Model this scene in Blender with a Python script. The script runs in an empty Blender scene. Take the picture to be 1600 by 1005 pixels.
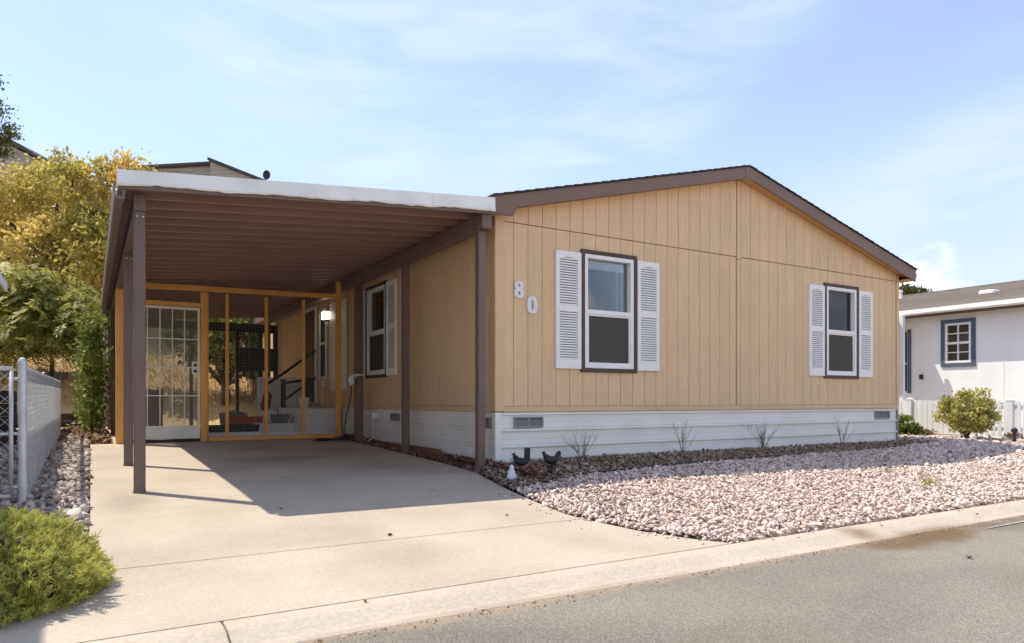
import bpy, bmesh, math, random
import numpy as np
from mathutils import Vector

random.seed(7)
rng = np.random.default_rng(7)
sc = bpy.context.scene
col = sc.collection
R = math.radians

# ------------------------------------------------------------------ camera
cam_d = bpy.data.cameras.new('camera')
cam = bpy.data.objects.new('camera', cam_d)
col.objects.link(cam)
cam_d.sensor_width = 36.0
cam_d.lens = 24.607
cam_d.shift_y = 0.0772
cam_d.clip_start = 0.05
cam_d.clip_end = 2000
cam.location = (-4.0306, -7.0487, 0.7274)
cam.rotation_euler = (R(90), 0, R(-31.07))
sc.camera = cam

# ------------------------------------------------------------------ sun and sky
SUN_L = Vector((0.66, -0.75, -1.70)).normalized()      # direction the light travels
sun_d = bpy.data.lights.new('sun', 'SUN')
sun = bpy.data.objects.new('sun', sun_d)
col.objects.link(sun)
sun_d.energy = 2.0
sun_d.angle = R(0.55)
sun_d.color = (1.0, 0.94, 0.83)
sun.rotation_euler = SUN_L.to_track_quat('-Z', 'Y').to_euler()

world = bpy.data.worlds.new('World')
sc.world = world
world.use_nodes = True
wn, wl = world.node_tree.nodes, world.node_tree.links
wn.clear()
w_out = wn.new('ShaderNodeOutputWorld')
w_bg = wn.new('ShaderNodeBackground')
w_bg.inputs['Strength'].default_value = 0.15
sky = wn.new('ShaderNodeTexSky')
sky.sky_type = 'NISHITA'
sky.sun_disc = False
sky.sun_elevation = math.asin(-SUN_L.z)
sky.sun_rotation = math.atan2(-SUN_L.x, -SUN_L.y)
sky.air_density = 1.0
sky.dust_density = 0.5
sky.ozone_density = 3.0
tc = wn.new('ShaderNodeTexCoord')


def wmath(op, a, b=None, clamp=False):
    n = wn.new('ShaderNodeMath')
    n.operation = op
    n.use_clamp = clamp
    for i, v in enumerate((a, b)):
        if v is None:
            continue
        if isinstance(v, (int, float)):
            n.inputs[i].default_value = v
        else:
            wl.new(v, n.inputs[i])
    return n.outputs[0]


def wmapr(v, a, b, c, d):
    n = wn.new('ShaderNodeMapRange')
    n.interpolation_type = 'SMOOTHSTEP'
    wl.new(v, n.inputs[0])
    for i, x in enumerate((a, b, c, d)):
        n.inputs[i + 1].default_value = x
    return n.outputs[0]


def wnoise(scale, stretch, loc, detail=5.0, rough=0.55, dist=0.0):
    m = wn.new('ShaderNodeMapping')
    m.inputs['Scale'].default_value = stretch
    m.inputs['Location'].default_value = loc
    wl.new(tc.outputs['Generated'], m.inputs['Vector'])
    n = wn.new('ShaderNodeTexNoise')
    n.inputs['Scale'].default_value = scale
    n.inputs['Detail'].default_value = detail
    n.inputs['Roughness'].default_value = rough
    n.inputs['Distortion'].default_value = dist
    wl.new(m.outputs[0], n.inputs['Vector'])
    return n.outputs['Fac']


sepd = wn.new('ShaderNodeSeparateXYZ')
wl.new(tc.outputs['Generated'], sepd.inputs[0])
elev = sepd.outputs['Z']
cirrus = wmath('MULTIPLY', wmapr(wnoise(1.5, (1.0, 1.2, 3.2), (3.1, 0.4, 0.7), 3, 0.5, 0.3), 0.40, 0.70, 0.0, 1.0), wmapr(wnoise(4.0, (1.0, 1.3, 4.5), (0.3, 1.4, 2.7), 5, 0.55, 0.5), 0.30, 0.72, 0.06, 0.42))
cum = wmapr(wnoise(5.5, (1.0, 1.0, 1.5), (1.78, 2.29, 0.33), 7, 0.52, 0.2), 0.455, 0.56, 0.0, 0.9)
cum_band = wmath('MULTIPLY', wmapr(elev, 0.02, 0.09, 0.6, 1.0), wmapr(elev, 0.15, 0.24, 1.0, 0.0))
cum = wmath('MULTIPLY', cum, cum_band)
hazeband = wmapr(elev, 0.0, 0.5, 0.85, 0.25)
mixh = wn.new('ShaderNodeMix'); mixh.data_type = 'RGBA'
tint = wn.new('ShaderNodeMix'); tint.data_type = 'RGBA'; tint.blend_type = 'MULTIPLY'; tint.inputs[0].default_value = 1
wl.new(sky.outputs[0], tint.inputs[6]); tint.inputs[7].default_value = (0.69, 0.65, 0.68, 1)
wl.new(hazeband, mixh.inputs[0]); wl.new(tint.outputs[2], mixh.inputs[6])
mixh.inputs[7].default_value = (1.82, 2.03, 2.5, 1)
mix1 = wn.new('ShaderNodeMix'); mix1.data_type = 'RGBA'
wl.new(cirrus, mix1.inputs[0]); wl.new(mixh.outputs[2], mix1.inputs[6])
mix1.inputs[7].default_value = (2.7, 2.85, 3.15, 1)
mix2 = wn.new('ShaderNodeMix'); mix2.data_type = 'RGBA'
wl.new(cum, mix2.inputs[0]); wl.new(mix1.outputs[2], mix2.inputs[6])
mix2.inputs[7].default_value = (4.0, 4.0, 4.05, 1)
wl.new(mix2.outputs[2], w_bg.inputs['Color'])
wl.new(w_bg.outputs[0], w_out.inputs['Surface'])

sc.view_settings.view_transform = 'Standard'
sc.view_settings.look = 'None'
sc.view_settings.gamma = 1.0
sc.view_settings.use_curve_mapping = False
sc.view_settings.exposure = 1.45
sc.render.engine = 'CYCLES'
sc.cycles.use_denoising = True
sc.cycles.use_adaptive_sampling = True
sc.cycles.adaptive_threshold = 0.02
sc.cycles.max_bounces = 9
sc.cycles.diffuse_bounces = 6
sc.cycles.glossy_bounces = 3
sc.cycles.transparent_max_bounces = 12

# ------------------------------------------------------------------ materials
def new_mat(name):
    m = bpy.data.materials.new(name)
    m.use_nodes = True
    nt = m.node_tree
    return m, nt.nodes, nt.links, nt.nodes['Principled BSDF']


def lin(c):
    return tuple(((v / 12.92) if v <= 0.04045 else ((v + 0.055) / 1.055) ** 2.4) for v in c)


def pm(name, c1, c2=None, scale=4.0, rough=0.7, bump=0.0, bscale=60.0, stretch=(1, 1, 1),
       spec=0.35, island=0.0, detail=5.0, metallic=0.0, c3=None, scale3=0.7, lo=0.35, hi=0.65, objrand=0.0, amt3=0.5, dist=0.005, speck=0.0, speck_scale=70.0):
    """principled with noise colour variation in world space, fine bump, optional per-island / per-object tint"""
    m, n, l, b = new_mat(name)
    c2 = c2 or tuple(v * 0.8 for v in c1)
    geo = n.new('ShaderNodeNewGeometry')
    mp = n.new('ShaderNodeMapping')
    mp.inputs['Scale'].default_value = stretch
    l.new(geo.outputs['Position'], mp.inputs['Vector'])
    nz = n.new('ShaderNodeTexNoise')
    nz.inputs['Scale'].default_value = scale
    nz.inputs['Detail'].default_value = detail
    nz.inputs['Roughness'].default_value = 0.6
    l.new(mp.outputs[0], nz.inputs['Vector'])
    mr = n.new('ShaderNodeMapRange')
    l.new(nz.outputs['Fac'], mr.inputs[0])
    mr.inputs[1].default_value = lo
    mr.inputs[2].default_value = hi
    mx = n.new('ShaderNodeMix'); mx.data_type = 'RGBA'
    l.new(mr.outputs[0], mx.inputs[0])
    mx.inputs[6].default_value = (*c1, 1)
    mx.inputs[7].default_value = (*c2, 1)
    out = mx.outputs[2]
    if c3:
        n3 = n.new('ShaderNodeTexNoise')
        n3.inputs['Scale'].default_value = scale3
        n3.inputs['Detail'].default_value = 6
        l.new(geo.outputs['Position'], n3.inputs['Vector'])
        m3 = n.new('ShaderNodeMapRange')
        l.new(n3.outputs['Fac'], m3.inputs[0])
        m3.inputs[1].default_value = 0.45
        m3.inputs[2].default_value = 0.72
        m3.inputs[4].default_value = amt3
        x3 = n.new('ShaderNodeMix'); x3.data_type = 'RGBA'
        l.new(m3.outputs[0], x3.inputs[0])
        l.new(out, x3.inputs[6])
        x3.inputs[7].default_value = (*c3, 1)
        out = x3.outputs[2]
    if speck:
        ns = n.new('ShaderNodeTexNoise'); ns.inputs['Scale'].default_value = speck_scale; ns.inputs['Detail'].default_value = 4
        l.new(mp.outputs[0], ns.inputs['Vector'])
        ms_ = n.new('ShaderNodeMapRange'); l.new(ns.outputs['Fac'], ms_.inputs[0])
        ms_.inputs[1].default_value = 0.3; ms_.inputs[2].default_value = 0.7
        ms_.inputs[3].default_value = 1 - speck; ms_.inputs[4].default_value = 1 + speck
        vs_ = n.new('ShaderNodeVectorMath'); vs_.operation = 'SCALE'
        l.new(out, vs_.inputs[0]); l.new(ms_.outputs[0], vs_.inputs['Scale'])
        out = vs_.outputs[0]
    if island or objrand:
        if island:
            rnd = geo.outputs['Random Per Island']
        else:
            oi = n.new('ShaderNodeObjectInfo')
            rnd = oi.outputs['Random']
        r = n.new('ShaderNodeMapRange')
        l.new(rnd, r.inputs[0])
        k = island or objrand
        r.inputs[3].default_value = 1 - k
        r.inputs[4].default_value = 1 + k
        vm = n.new('ShaderNodeVectorMath'); vm.operation = 'SCALE'
        l.new(out, vm.inputs[0]); l.new(r.outputs[0], vm.inputs['Scale'])
        out = vm.outputs[0]
    l.new(out, b.inputs['Base Color'])
    b.inputs['Roughness'].default_value = rough
    b.inputs['Specular IOR Level'].default_value = spec
    b.inputs['Metallic'].default_value = metallic
    if bump:
        nb = n.new('ShaderNodeTexNoise')
        nb.inputs['Scale'].default_value = bscale
        nb.inputs['Detail'].default_value = 6
        l.new(mp.outputs[0], nb.inputs['Vector'])
        bp = n.new('ShaderNodeBump')
        bp.inputs['Strength'].default_value = bump
        bp.inputs['Distance'].default_value = dist
        l.new(nb.outputs['Fac'], bp.inputs['Height'])
        l.new(bp.outputs[0], b.inputs['Normal'])
    return m


def ramp_island(name, stops, rough=0.85, bump=0.0, bscale=80, spec=0.25, translucent=0.0, shade_noise=0.0):
    """colour picked per loose island from a ramp (stones, chips, leaves)"""
    m, n, l, b = new_mat(name)
    geo = n.new('ShaderNodeNewGeometry')
    cr = n.new('ShaderNodeValToRGB')
    cr.color_ramp.elements[0].position = stops[0][0]
    cr.color_ramp.elements[0].color = (*stops[0][1], 1)
    cr.color_ramp.elements[1].position = stops[-1][0]
    cr.color_ramp.elements[1].color = (*stops[-1][1], 1)
    for p, c in stops[1:-1]:
        e = cr.color_ramp.elements.new(p)
        e.color = (*c, 1)
    fac = geo.outputs['Random Per Island']
    if shade_noise:
        nz = n.new('ShaderNodeTexNoise'); nz.inputs['Scale'].default_value = shade_noise
        nz.inputs['Detail'].default_value = 3
        l.new(geo.outputs['Position'], nz.inputs['Vector'])
        mr = n.new('ShaderNodeMapRange'); l.new(nz.outputs['Fac'], mr.inputs[0])
        mr.inputs[1].default_value = 0.3; mr.inputs[2].default_value = 0.7
        mm = n.new('ShaderNodeMath'); mm.operation = 'MULTIPLY'; mm.inputs[1].default_value = 0.55
        l.new(mr.outputs[0], mm.inputs[0])
        m2 = n.new('ShaderNodeMath'); m2.operation = 'MULTIPLY_ADD'
        l.new(fac, m2.inputs[0]); m2.inputs[1].default_value = 0.45; l.new(mm.outputs[0], m2.inputs[2])
        fac = m2.outputs[0]
    l.new(fac, cr.inputs[0])
    l.new(cr.outputs[0], b.inputs['Base Color'])
    b.inputs['Roughness'].default_value = rough
    b.inputs['Specular IOR Level'].default_value = spec
    if bump:
        nb = n.new('ShaderNodeTexNoise'); nb.inputs['Scale'].default_value = bscale
        nb.inputs['Detail'].default_value = 4
        l.new(geo.outputs['Position'], nb.inputs['Vector'])
        bp = n.new('ShaderNodeBump'); bp.inputs['Strength'].default_value = bump
        bp.inputs['Distance'].default_value = 0.005
        l.new(nb.outputs['Fac'], bp.inputs['Height']); l.new(bp.outputs[0], b.inputs['Normal'])
    if translucent:
        out = n['Material Output']
        tr = n.new('ShaderNodeBsdfTranslucent')
        l.new(cr.outputs[0], tr.inputs['Color'])
        mx = n.new('ShaderNodeMixShader'); mx.inputs[0].default_value = translucent
        l.new(b.outputs[0], mx.inputs[1]); l.new(tr.outputs[0], mx.inputs[2])
        l.new(mx.outputs[0], out.inputs['Surface'])
    return m


def glass_mat(name, tint=(0.75, 0.8, 0.82), refl=0.10, rough=0.02):
    m, n, l, b = new_mat(name)
    n.remove(b)
    tr = n.new('ShaderNodeBsdfTransparent'); tr.inputs[0].default_value = (*tint, 1)
    gl = n.new('ShaderNodeBsdfGlossy'); gl.inputs['Roughness'].default_value = rough
    fr = n.new('ShaderNodeFresnel'); fr.inputs[0].default_value = 1.5
    ad = n.new('ShaderNodeMath'); ad.operation = 'ADD'; ad.use_clamp = True
    l.new(fr.outputs[0], ad.inputs[0]); ad.inputs[1].default_value = refl
    mx = n.new('ShaderNodeMixShader')
    l.new(ad.outputs[0], mx.inputs[0]); l.new(tr.outputs[0], mx.inputs[1]); l.new(gl.outputs[0], mx.inputs[2])
    l.new(mx.outputs[0], n['Material Output'].inputs['Surface'])
    return m


def screen_mat(name, colour, opacity):
    m, n, l, b = new_mat(name)
    b.inputs['Base Color'].default_value = (*colour, 1)
    b.inputs['Roughness'].default_value = 0.7
    tr = n.new('ShaderNodeBsdfTransparent')
    mx = n.new('ShaderNodeMixShader'); mx.inputs[0].default_value = opacity
    l.new(tr.outputs[0], mx.inputs[1]); l.new(b.outputs[0], mx.inputs[2])
    l.new(mx.outputs[0], n['Material Output'].inputs['Surface'])
    return m


def emit_mat(name, colour, strength):
    m, n, l, b = new_mat(name)
    b.inputs['Emission Color'].default_value = (*colour, 1)
    b.inputs['Emission Strength'].default_value = strength
    return m


def add_stains(mat, spots, colour):
    n, l = mat.node_tree.nodes, mat.node_tree.links
    b = n['Principled BSDF']
    src = b.inputs['Base Color'].links[0].from_socket
    geo = n.new('ShaderNodeNewGeometry')
    nz = n.new('ShaderNodeTexNoise'); nz.inputs['Scale'].default_value = 2.6; nz.inputs['Detail'].default_value = 6
    l.new(geo.outputs['Position'], nz.inputs['Vector'])
    for (x, y, rx_, ry_, amt) in spots:
        mp = n.new('ShaderNodeMapping'); mp.vector_type = 'TEXTURE'
        mp.inputs['Location'].default_value = (x, y, 0); mp.inputs['Scale'].default_value = (rx_, ry_, 50)
        l.new(geo.outputs['Position'], mp.inputs['Vector'])
        ln = n.new('ShaderNodeVectorMath'); ln.operation = 'LENGTH'; l.new(mp.outputs[0], ln.inputs[0])
        ad = n.new('ShaderNodeMath'); ad.operation = 'MULTIPLY_ADD'
        l.new(nz.outputs['Fac'], ad.inputs[0]); ad.inputs[1].default_value = 1.1; l.new(ln.outputs['Value'], ad.inputs[2])
        mr = n.new('ShaderNodeMapRange'); mr.interpolation_type = 'SMOOTHSTEP'; l.new(ad.outputs[0], mr.inputs[0])
        mr.inputs[1].default_value = 0.55; mr.inputs[2].default_value = 1.55; mr.inputs[3].default_value = amt; mr.inputs[4].default_value = 0.0
        mx = n.new('ShaderNodeMix'); mx.data_type = 'RGBA'
        l.new(mr.outputs[0], mx.inputs[0]); l.new(src, mx.inputs[6]); mx.inputs[7].default_value = (*colour, 1)
        src = mx.outputs[2]
    l.new(src, b.inputs['Base Color'])


TAN = (0.76, 0.535, 0.31)
MT = {}
MT['siding'] = pm('tan siding paint', TAN, (0.71, 0.495, 0.285), scale=3.0, rough=0.62, bump=0.25, bscale=30, stretch=(14, 14, 1.2), objrand=0.035, c3=(0.62, 0.45, 0.28), amt3=0.5, scale3=1.1, dist=0.003, speck=0.05, speck_scale=2.2)
MT['siding_back'] = pm('siding groove', (0.36, 0.25, 0.14), rough=0.8)
MT['tan_trim'] = pm('tan trim paint', (0.73, 0.51, 0.29), (0.68, 0.47, 0.265), rough=0.6, bump=0.15, bscale=50, c3=(0.56, 0.39, 0.23), amt3=0.4)
MT['soffit'] = pm('tan soffit paint', (0.62, 0.37, 0.15), (0.58, 0.345, 0.14), rough=0.6)
MT['fascia'] = pm('brown fascia paint', (0.205, 0.13, 0.095), (0.18, 0.115, 0.083), rough=0.5, bump=0.1, bscale=40, scale=2, c3=(0.23, 0.16, 0.12), amt3=0.5)
MT['brown'] = pm('brown post paint', (0.185, 0.125, 0.098), (0.155, 0.104, 0.083), rough=0.48, bump=0.15, bscale=25, stretch=(5, 5, 1), c3=(0.18, 0.135, 0.12), amt3=0.4, scale3=2.0)
MT['pan'] = pm('brown roof pan paint', (0.31, 0.20, 0.168), (0.27, 0.172, 0.145), rough=0.42, scale=2.0, c3=(0.33, 0.21, 0.175), amt3=0.5, scale3=1.3, spec=0.45)
MT['dark_trim'] = pm('dark brown window trim', (0.095, 0.055, 0.04), rough=0.5)
MT['white_metal'] = pm('white skirting metal', (0.86, 0.83, 0.75), (0.82, 0.79, 0.715), scale=2.0, rough=0.45, stretch=(1, 1, 6), c3=(0.60, 0.60, 0.54), amt3=0.35, scale3=1.6)
MT['gutter_white'] = pm('white fascia metal', (0.86, 0.84, 0.78), (0.82, 0.80, 0.74), scale=2.5, rough=0.4, c3=(0.58, 0.58, 0.53), amt3=0.4, scale3=2.5)
MT['vinyl'] = pm('white vinyl', (0.86, 0.84, 0.79), (0.82, 0.80, 0.75), rough=0.45)
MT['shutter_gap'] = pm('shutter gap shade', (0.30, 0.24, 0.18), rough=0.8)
MT['white_paint'] = pm('white paint', (0.78, 0.78, 0.76), (0.72, 0.72, 0.70), rough=0.55, c3=(0.6, 0.59, 0.54), amt3=0.4)
MT['shingle'] = pm('dark shingle', (0.035, 0.027, 0.026), (0.06, 0.045, 0.04), scale=30, rough=0.95, bump=0.6, bscale=120)
MT['glass'] = glass_mat('window glass', (0.88, 0.90, 0.91), 0.02)
MT['screen'] = screen_mat('insect screen', (0.09, 0.075, 0.062), 0.72)
MT['door_screen'] = screen_mat('security door mesh', (0.22, 0.19, 0.15), 0.42)
MT['interior'] = pm('dim interior paint', (0.20, 0.20, 0.20), rough=0.9)
MT['blind'] = pm('white blind', (0.72, 0.72, 0.70), rough=0.6)
MT['concrete'] = pm('driveway concrete', (0.51, 0.425, 0.325), (0.475, 0.395, 0.30), scale=1.6, rough=0.85, bump=0.35, bscale=140, c3=(0.37, 0.31, 0.235), amt3=0.75, scale3=1.1, dist=0.004, speck=0.10, speck_scale=55)
add_stains(MT['concrete'], [(-1.9, 2.2, 0.9, 0.7, 0.75), (-1.0, 1.0, 0.7, 0.9, 0.45), (-2.0, 3.6, 0.6, 0.5, 0.5), (-1.2, -0.9, 0.10, 0.10, 0.6), (-2.3, 0.4, 0.12, 0.09, 0.6), (-3.75, -0.5, 0.35, 1.0, 0.5), (-0.9, 3.0, 0.5, 0.9, 0.45), (-2.4, -3.0, 0.8, 0.4, 0.22), (-1.6, -1.9, 0.9, 0.35, 0.18)], (0.26, 0.205, 0.15))
MT['curb'] = pm('curb concrete', (0.515, 0.435, 0.335), (0.465, 0.39, 0.30), scale=3, rough=0.85, bump=0.5, bscale=120, c3=(0.46, 0.39, 0.31), amt3=0.6, scale3=1.6, dist=0.004, speck=0.12, speck_scale=45)
MT['joint'] = pm('joint dirt', (0.06, 0.045, 0.035), rough=0.95)
MT['soil'] = pm('soil', (0.17, 0.125, 0.09), (0.11, 0.08, 0.06), scale=9, rough=0.95, bump=0.6, bscale=60)
MT['gravel_bed'] = pm('gravel bed', (0.16, 0.12, 0.10), (0.13, 0.10, 0.085), scale=25, rough=0.95, bump=0.8, bscale=50)
MT['stones'] = ramp_island('pink white stones', [(0.0, (0.22, 0.165, 0.135)), (0.10, (0.42, 0.31, 0.25)), (0.28, (0.60, 0.47, 0.395)), (0.6, (0.71, 0.585, 0.505)), (0.8, (0.62, 0.455, 0.375)), (0.88, (0.74, 0.63, 0.55)), (1.0, (0.80, 0.73, 0.65))], bump=0.3, bscale=120)
MT['grey_stones'] = ramp_island('grey side stones', [(0.0, (0.16, 0.12, 0.10)), (0.3, (0.36, 0.285, 0.235)), (0.7, (0.50, 0.41, 0.345)), (1.0, (0.62, 0.53, 0.455))], bump=0.3, bscale=120)
MT['mulch'] = ramp_island('bark mulch', [(0.0, (0.09, 0.06, 0.045)), (0.4, (0.27, 0.18, 0.12)), (0.75, (0.42, 0.30, 0.205)), (1.0, (0.56, 0.44, 0.33))])
MT['red_mulch'] = ramp_island('red bark chips', [(0.0, (0.06, 0.03, 0.02)), (0.4, (0.19, 0.09, 0.06)), (0.75, (0.30, 0.16, 0.11)), (1.0, (0.42, 0.27, 0.2))])
MT['litter'] = ramp_island('dry leaf litter', [(0.0, (0.10, 0.06, 0.035)), (0.5, (0.26, 0.15, 0.08)), (1.0, (0.42, 0.28, 0.15))])
MT['orange_wood'] = pm('orange stained wood', (0.84, 0.44, 0.125), (0.74, 0.36, 0.095), scale=4, rough=0.5, stretch=(10, 10, 1.5), bump=0.2, bscale=20, c3=(0.56, 0.26, 0.07), amt3=0.5, scale3=2.5)
MT['galv'] = pm('galvanised steel', (0.66, 0.66, 0.65), (0.56, 0.56, 0.55), rough=0.42, metallic=0.35, scale=6)
MT['wire'] = pm('galvanised wire', (0.66, 0.66, 0.64), rough=0.45, metallic=0.3)
MT['mesh_wire'] = pm('thin welded wire', (0.30, 0.27, 0.22), rough=0.6, metallic=0.2)
MT['black'] = pm('black metal', (0.022, 0.022, 0.026), (0.035, 0.034, 0.036), rough=0.5)
MT['grey_metal'] = pm('grey vent metal', (0.30, 0.29, 0.28), (0.24, 0.23, 0.22), rough=0.6)
MT['vent_dark'] = pm('vent dark', (0.05, 0.048, 0.045), rough=0.9)
MT['timber'] = pm('old timber', (0.085, 0.055, 0.04), (0.05, 0.034, 0.027), scale=6, rough=0.9, bump=0.5, bscale=40)
MT['red_timber'] = pm('reddish timber', (0.20, 0.095, 0.06), (0.14, 0.07, 0.045), scale=6, rough=0.9, bump=0.4, bscale=40)
MT['terracotta'] = pm('terracotta', (0.40, 0.13, 0.06), (0.34, 0.11, 0.05), rough=0.8)
MT['navy'] = pm('dark navy plastic', (0.03, 0.035, 0.055), rough=0.5)
MT['grey_pot'] = pm('grey pot', (0.18, 0.17, 0.165), rough=0.7)
MT['stone_grey'] = pm('grey boulder', (0.30, 0.285, 0.26), (0.2, 0.19, 0.18), rough=0.9, bump=0.6, bscale=20)
MT['lamp'] = emit_mat('lit lamp glass', (1.0, 0.93, 0.75), 4.0)
MT['bark'] = pm('bark', (0.10, 0.075, 0.055), (0.06, 0.045, 0.035), scale=8, rough=0.95, bump=0.7, bscale=30)
MT['twig'] = pm('dry twig', (0.30, 0.225, 0.16), (0.22, 0.165, 0.115), rough=0.9)
MT['leaf_yellow'] = ramp_island('yellow green leaves', [(0.0, (0.17, 0.175, 0.04)), (0.3, (0.38, 0.345, 0.075)), (0.6, (0.62, 0.51, 0.13)), (0.85, (0.74, 0.53, 0.16)), (1.0, (0.70, 0.40, 0.12))], rough=0.6, translucent=0.5, shade_noise=0.55)
MT['leaf_dark'] = ramp_island('dark green leaves', [(0.0, (0.10, 0.115, 0.03)), (0.4, (0.255, 0.265, 0.07)), (0.75, (0.52, 0.47, 0.12)), (1.0, (0.66, 0.53, 0.15))], rough=0.5, translucent=0.45, shade_noise=0.9)
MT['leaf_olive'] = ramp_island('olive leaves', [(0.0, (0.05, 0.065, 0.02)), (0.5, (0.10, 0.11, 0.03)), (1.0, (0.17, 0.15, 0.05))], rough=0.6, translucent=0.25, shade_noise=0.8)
MT['leaf_bush'] = ramp_island('bush leaves', [(0.0, (0.20, 0.20, 0.05)), (0.5, (0.45, 0.42, 0.11)), (0.85, (0.64, 0.56, 0.18)), (1.0, (0.70, 0.50, 0.21))], rough=0.6, translucent=0.3, shade_noise=5)
MT['leaf_vine'] = ramp_island('vine leaves', [(0.0, (0.07, 0.12, 0.025)), (0.5, (0.20, 0.25, 0.055)), (0.8, (0.40, 0.38, 0.09)), (1.0, (0.52, 0.31, 0.11))], rough=0.55, translucent=0.35, shade_noise=1.5)
MT['juniper'] = ramp_island('juniper needles', [(0.0, (0.18, 0.185, 0.045)), (0.4, (0.44, 0.44, 0.10)), (0.75, (0.66, 0.62, 0.15)), (1.0, (0.78, 0.70, 0.24))], rough=0.7, translucent=0.35, shade_noise=13)
MT['dry_grass'] = ramp_island('dry grass blades', [(0.0, (0.46, 0.31, 0.13)), (0.5, (0.66, 0.48, 0.21)), (1.0, (0.78, 0.60, 0.30))], rough=0.9, translucent=0.2)
MT['hill'] = pm('dry grass hillside', (0.66, 0.48, 0.22), (0.54, 0.38, 0.17), scale=0.9, rough=0.95, bump=0.8, bscale=6, c3=(0.25, 0.155, 0.085), amt3=0.7, scale3=0.35, dist=0.1)
MT['ground'] = pm('bare ground', (0.50, 0.41, 0.33), (0.40, 0.32, 0.25), scale=1.5, rough=0.95, bump=0.5, bscale=20)
MT['brown_leaf'] = pm('fallen leaf', (0.16, 0.10, 0.05), rough=0.8)
MT['red_leaf'] = pm('red fallen leaf', (0.55, 0.14, 0.09), rough=0.8)
MT['neigh_white'] = pm('neighbour white siding', (0.88, 0.87, 0.83), (0.85, 0.84, 0.80), scale=1.5, rough=0.6, stretch=(3, 3, 0.6), c3=(0.62, 0.62, 0.60), amt3=0.3)
MT['blue_trim'] = pm('blue grey trim', (0.10, 0.13, 0.18), rough=0.6)
MT['neigh_shingle'] = pm('grey brown shingle', (0.24, 0.195, 0.155), (0.17, 0.14, 0.115), scale=14, rough=0.95, bump=0.5, bscale=60, objrand=0.16)
MT['grey_siding'] = pm('grey lap siding', (0.33, 0.31, 0.285), (0.29, 0.27, 0.25), rough=0.8)
MT['far_roof'] = pm('far dark roof', (0.07, 0.065, 0.065), rough=0.9)
MT['rust'] = pm('rusty ornament', (0.30, 0.12, 0.06), (0.12, 0.05, 0.03), scale=30, rough=0.8)


def asphalt_mat(name='worn asphalt', gain=1.0, fine=170):
    m, n, l, b = new_mat(name)
    geo = n.new('ShaderNodeNewGeometry')

    def noise(s, d=6, st=(1, 1, 1)):
        mp = n.new('ShaderNodeMapping'); mp.inputs['Scale'].default_value = st
        l.new(geo.outputs['Position'], mp.inputs['Vector'])
        t = n.new('ShaderNodeTexNoise'); t.inputs['Scale'].default_value = s; t.inputs['Detail'].default_value = d
        l.new(mp.outputs[0], t.inputs['Vector'])
        return t.outputs['Fac']

    def ramp(f, stops):
        c = n.new('ShaderNodeValToRGB')
        c.color_ramp.elements[0].position = stops[0][0]; c.color_ramp.elements[0].color = (*stops[0][1], 1)
        c.color_ramp.elements[1].position = stops[-1][0]; c.color_ramp.elements[1].color = (*stops[-1][1], 1)
        for p, q in stops[1:-1]:
            e = c.color_ramp.elements.new(p); e.color = (*q, 1)
        l.new(f, c.inputs[0])
        return c.outputs[0]
    g_ = lambda c: tuple(v * gain for v in c)
    agg = ramp(noise(fine, 4), [(0.28, g_((0.12, 0.108, 0.09))), (0.52, g_((0.27, 0.24, 0.195))), (0.74, g_((0.50, 0.445, 0.365)))])
    big = ramp(noise(0.75, 5, (0.7, 1.2, 1)), [(0.36, (0.80, 0.79, 0.78)), (0.62, (1.1, 1.09, 1.07))])
    mx = n.new('ShaderNodeMix'); mx.data_type = 'RGBA'; mx.blend_type = 'MULTIPLY'; mx.inputs[0].default_value = 1
    l.new(agg, mx.inputs[6]); l.new(big, mx.inputs[7])
    # tan grit gathered along the gutter line
    sp = n.new('ShaderNodeSeparateXYZ'); l.new(geo.outputs['Position'], sp.inputs[0])
    ml = n.new('ShaderNodeMath'); ml.operation = 'MULTIPLY_ADD'
    l.new(noise(7, 5), ml.inputs[0]); ml.inputs[1].default_value = 0.22; l.new(sp.outputs['Y'], ml.inputs[2])
    mg = n.new('ShaderNodeMapRange'); l.new(ml.outputs[0], mg.inputs[0])
    mg.inputs[1].default_value = -3.98; mg.inputs[2].default_value = -3.90; mg.inputs[4].default_value = 0.75
    mt = n.new('ShaderNodeMix'); mt.data_type = 'RGBA'
    l.new(mg.outputs[0], mt.inputs[0]); l.new(mx.outputs[2], mt.inputs[6]); mt.inputs[7].default_value = (0.36, 0.25, 0.16, 1)
    l.new(mt.outputs[2], b.inputs['Base Color'])
    b.inputs['Roughness'].default_value = 0.9
    b.inputs['Specular IOR Level'].default_value = 0.25
    bp = n.new('ShaderNodeBump'); bp.inputs['Strength'].default_value = 0.7; bp.inputs['Distance'].default_value = 0.004
    l.new(noise(200, 4), bp.inputs['Height']); l.new(bp.outputs[0], b.inputs['Normal'])
    return m


MT['asphalt'] = asphalt_mat('worn asphalt', 0.86)
MT['asphalt_new'] = asphalt_mat('pale asphalt', 1.06, 110)
for q_ in ('asphalt', 'asphalt_new'):
    add_stains(MT[q_], [(1.6, -4.05, 1.5, 0.34, 1.0), (1.25, -4.15, 0.75, 0.36, 1.0), (4.5, -4.03, 2.6, 0.2, 0.8), (1.0, -5.3, 0.9, 0.5, 0.28), (-1.8, -5.2, 0.8, 0.6, 0.22)], (0.15, 0.098, 0.05))
add_stains(MT['curb'], [(1.6, -4.0, 1.2, 0.14, 0.95), (1.0, -3.86, 0.26, 0.24, 0.95), (-2.0, -3.98, 2.0, 0.05, 0.4)], (0.26, 0.18, 0.11))
MT['mud'] = pm('wet mud', (0.15, 0.105, 0.06), (0.20, 0.145, 0.085), scale=20, rough=0.5, bump=0.4, bscale=50)
MT['road_paint'] = pm('worn road paint', (0.50, 0.475, 0.43), (0.30, 0.275, 0.24), scale=40, rough=0.8)
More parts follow.
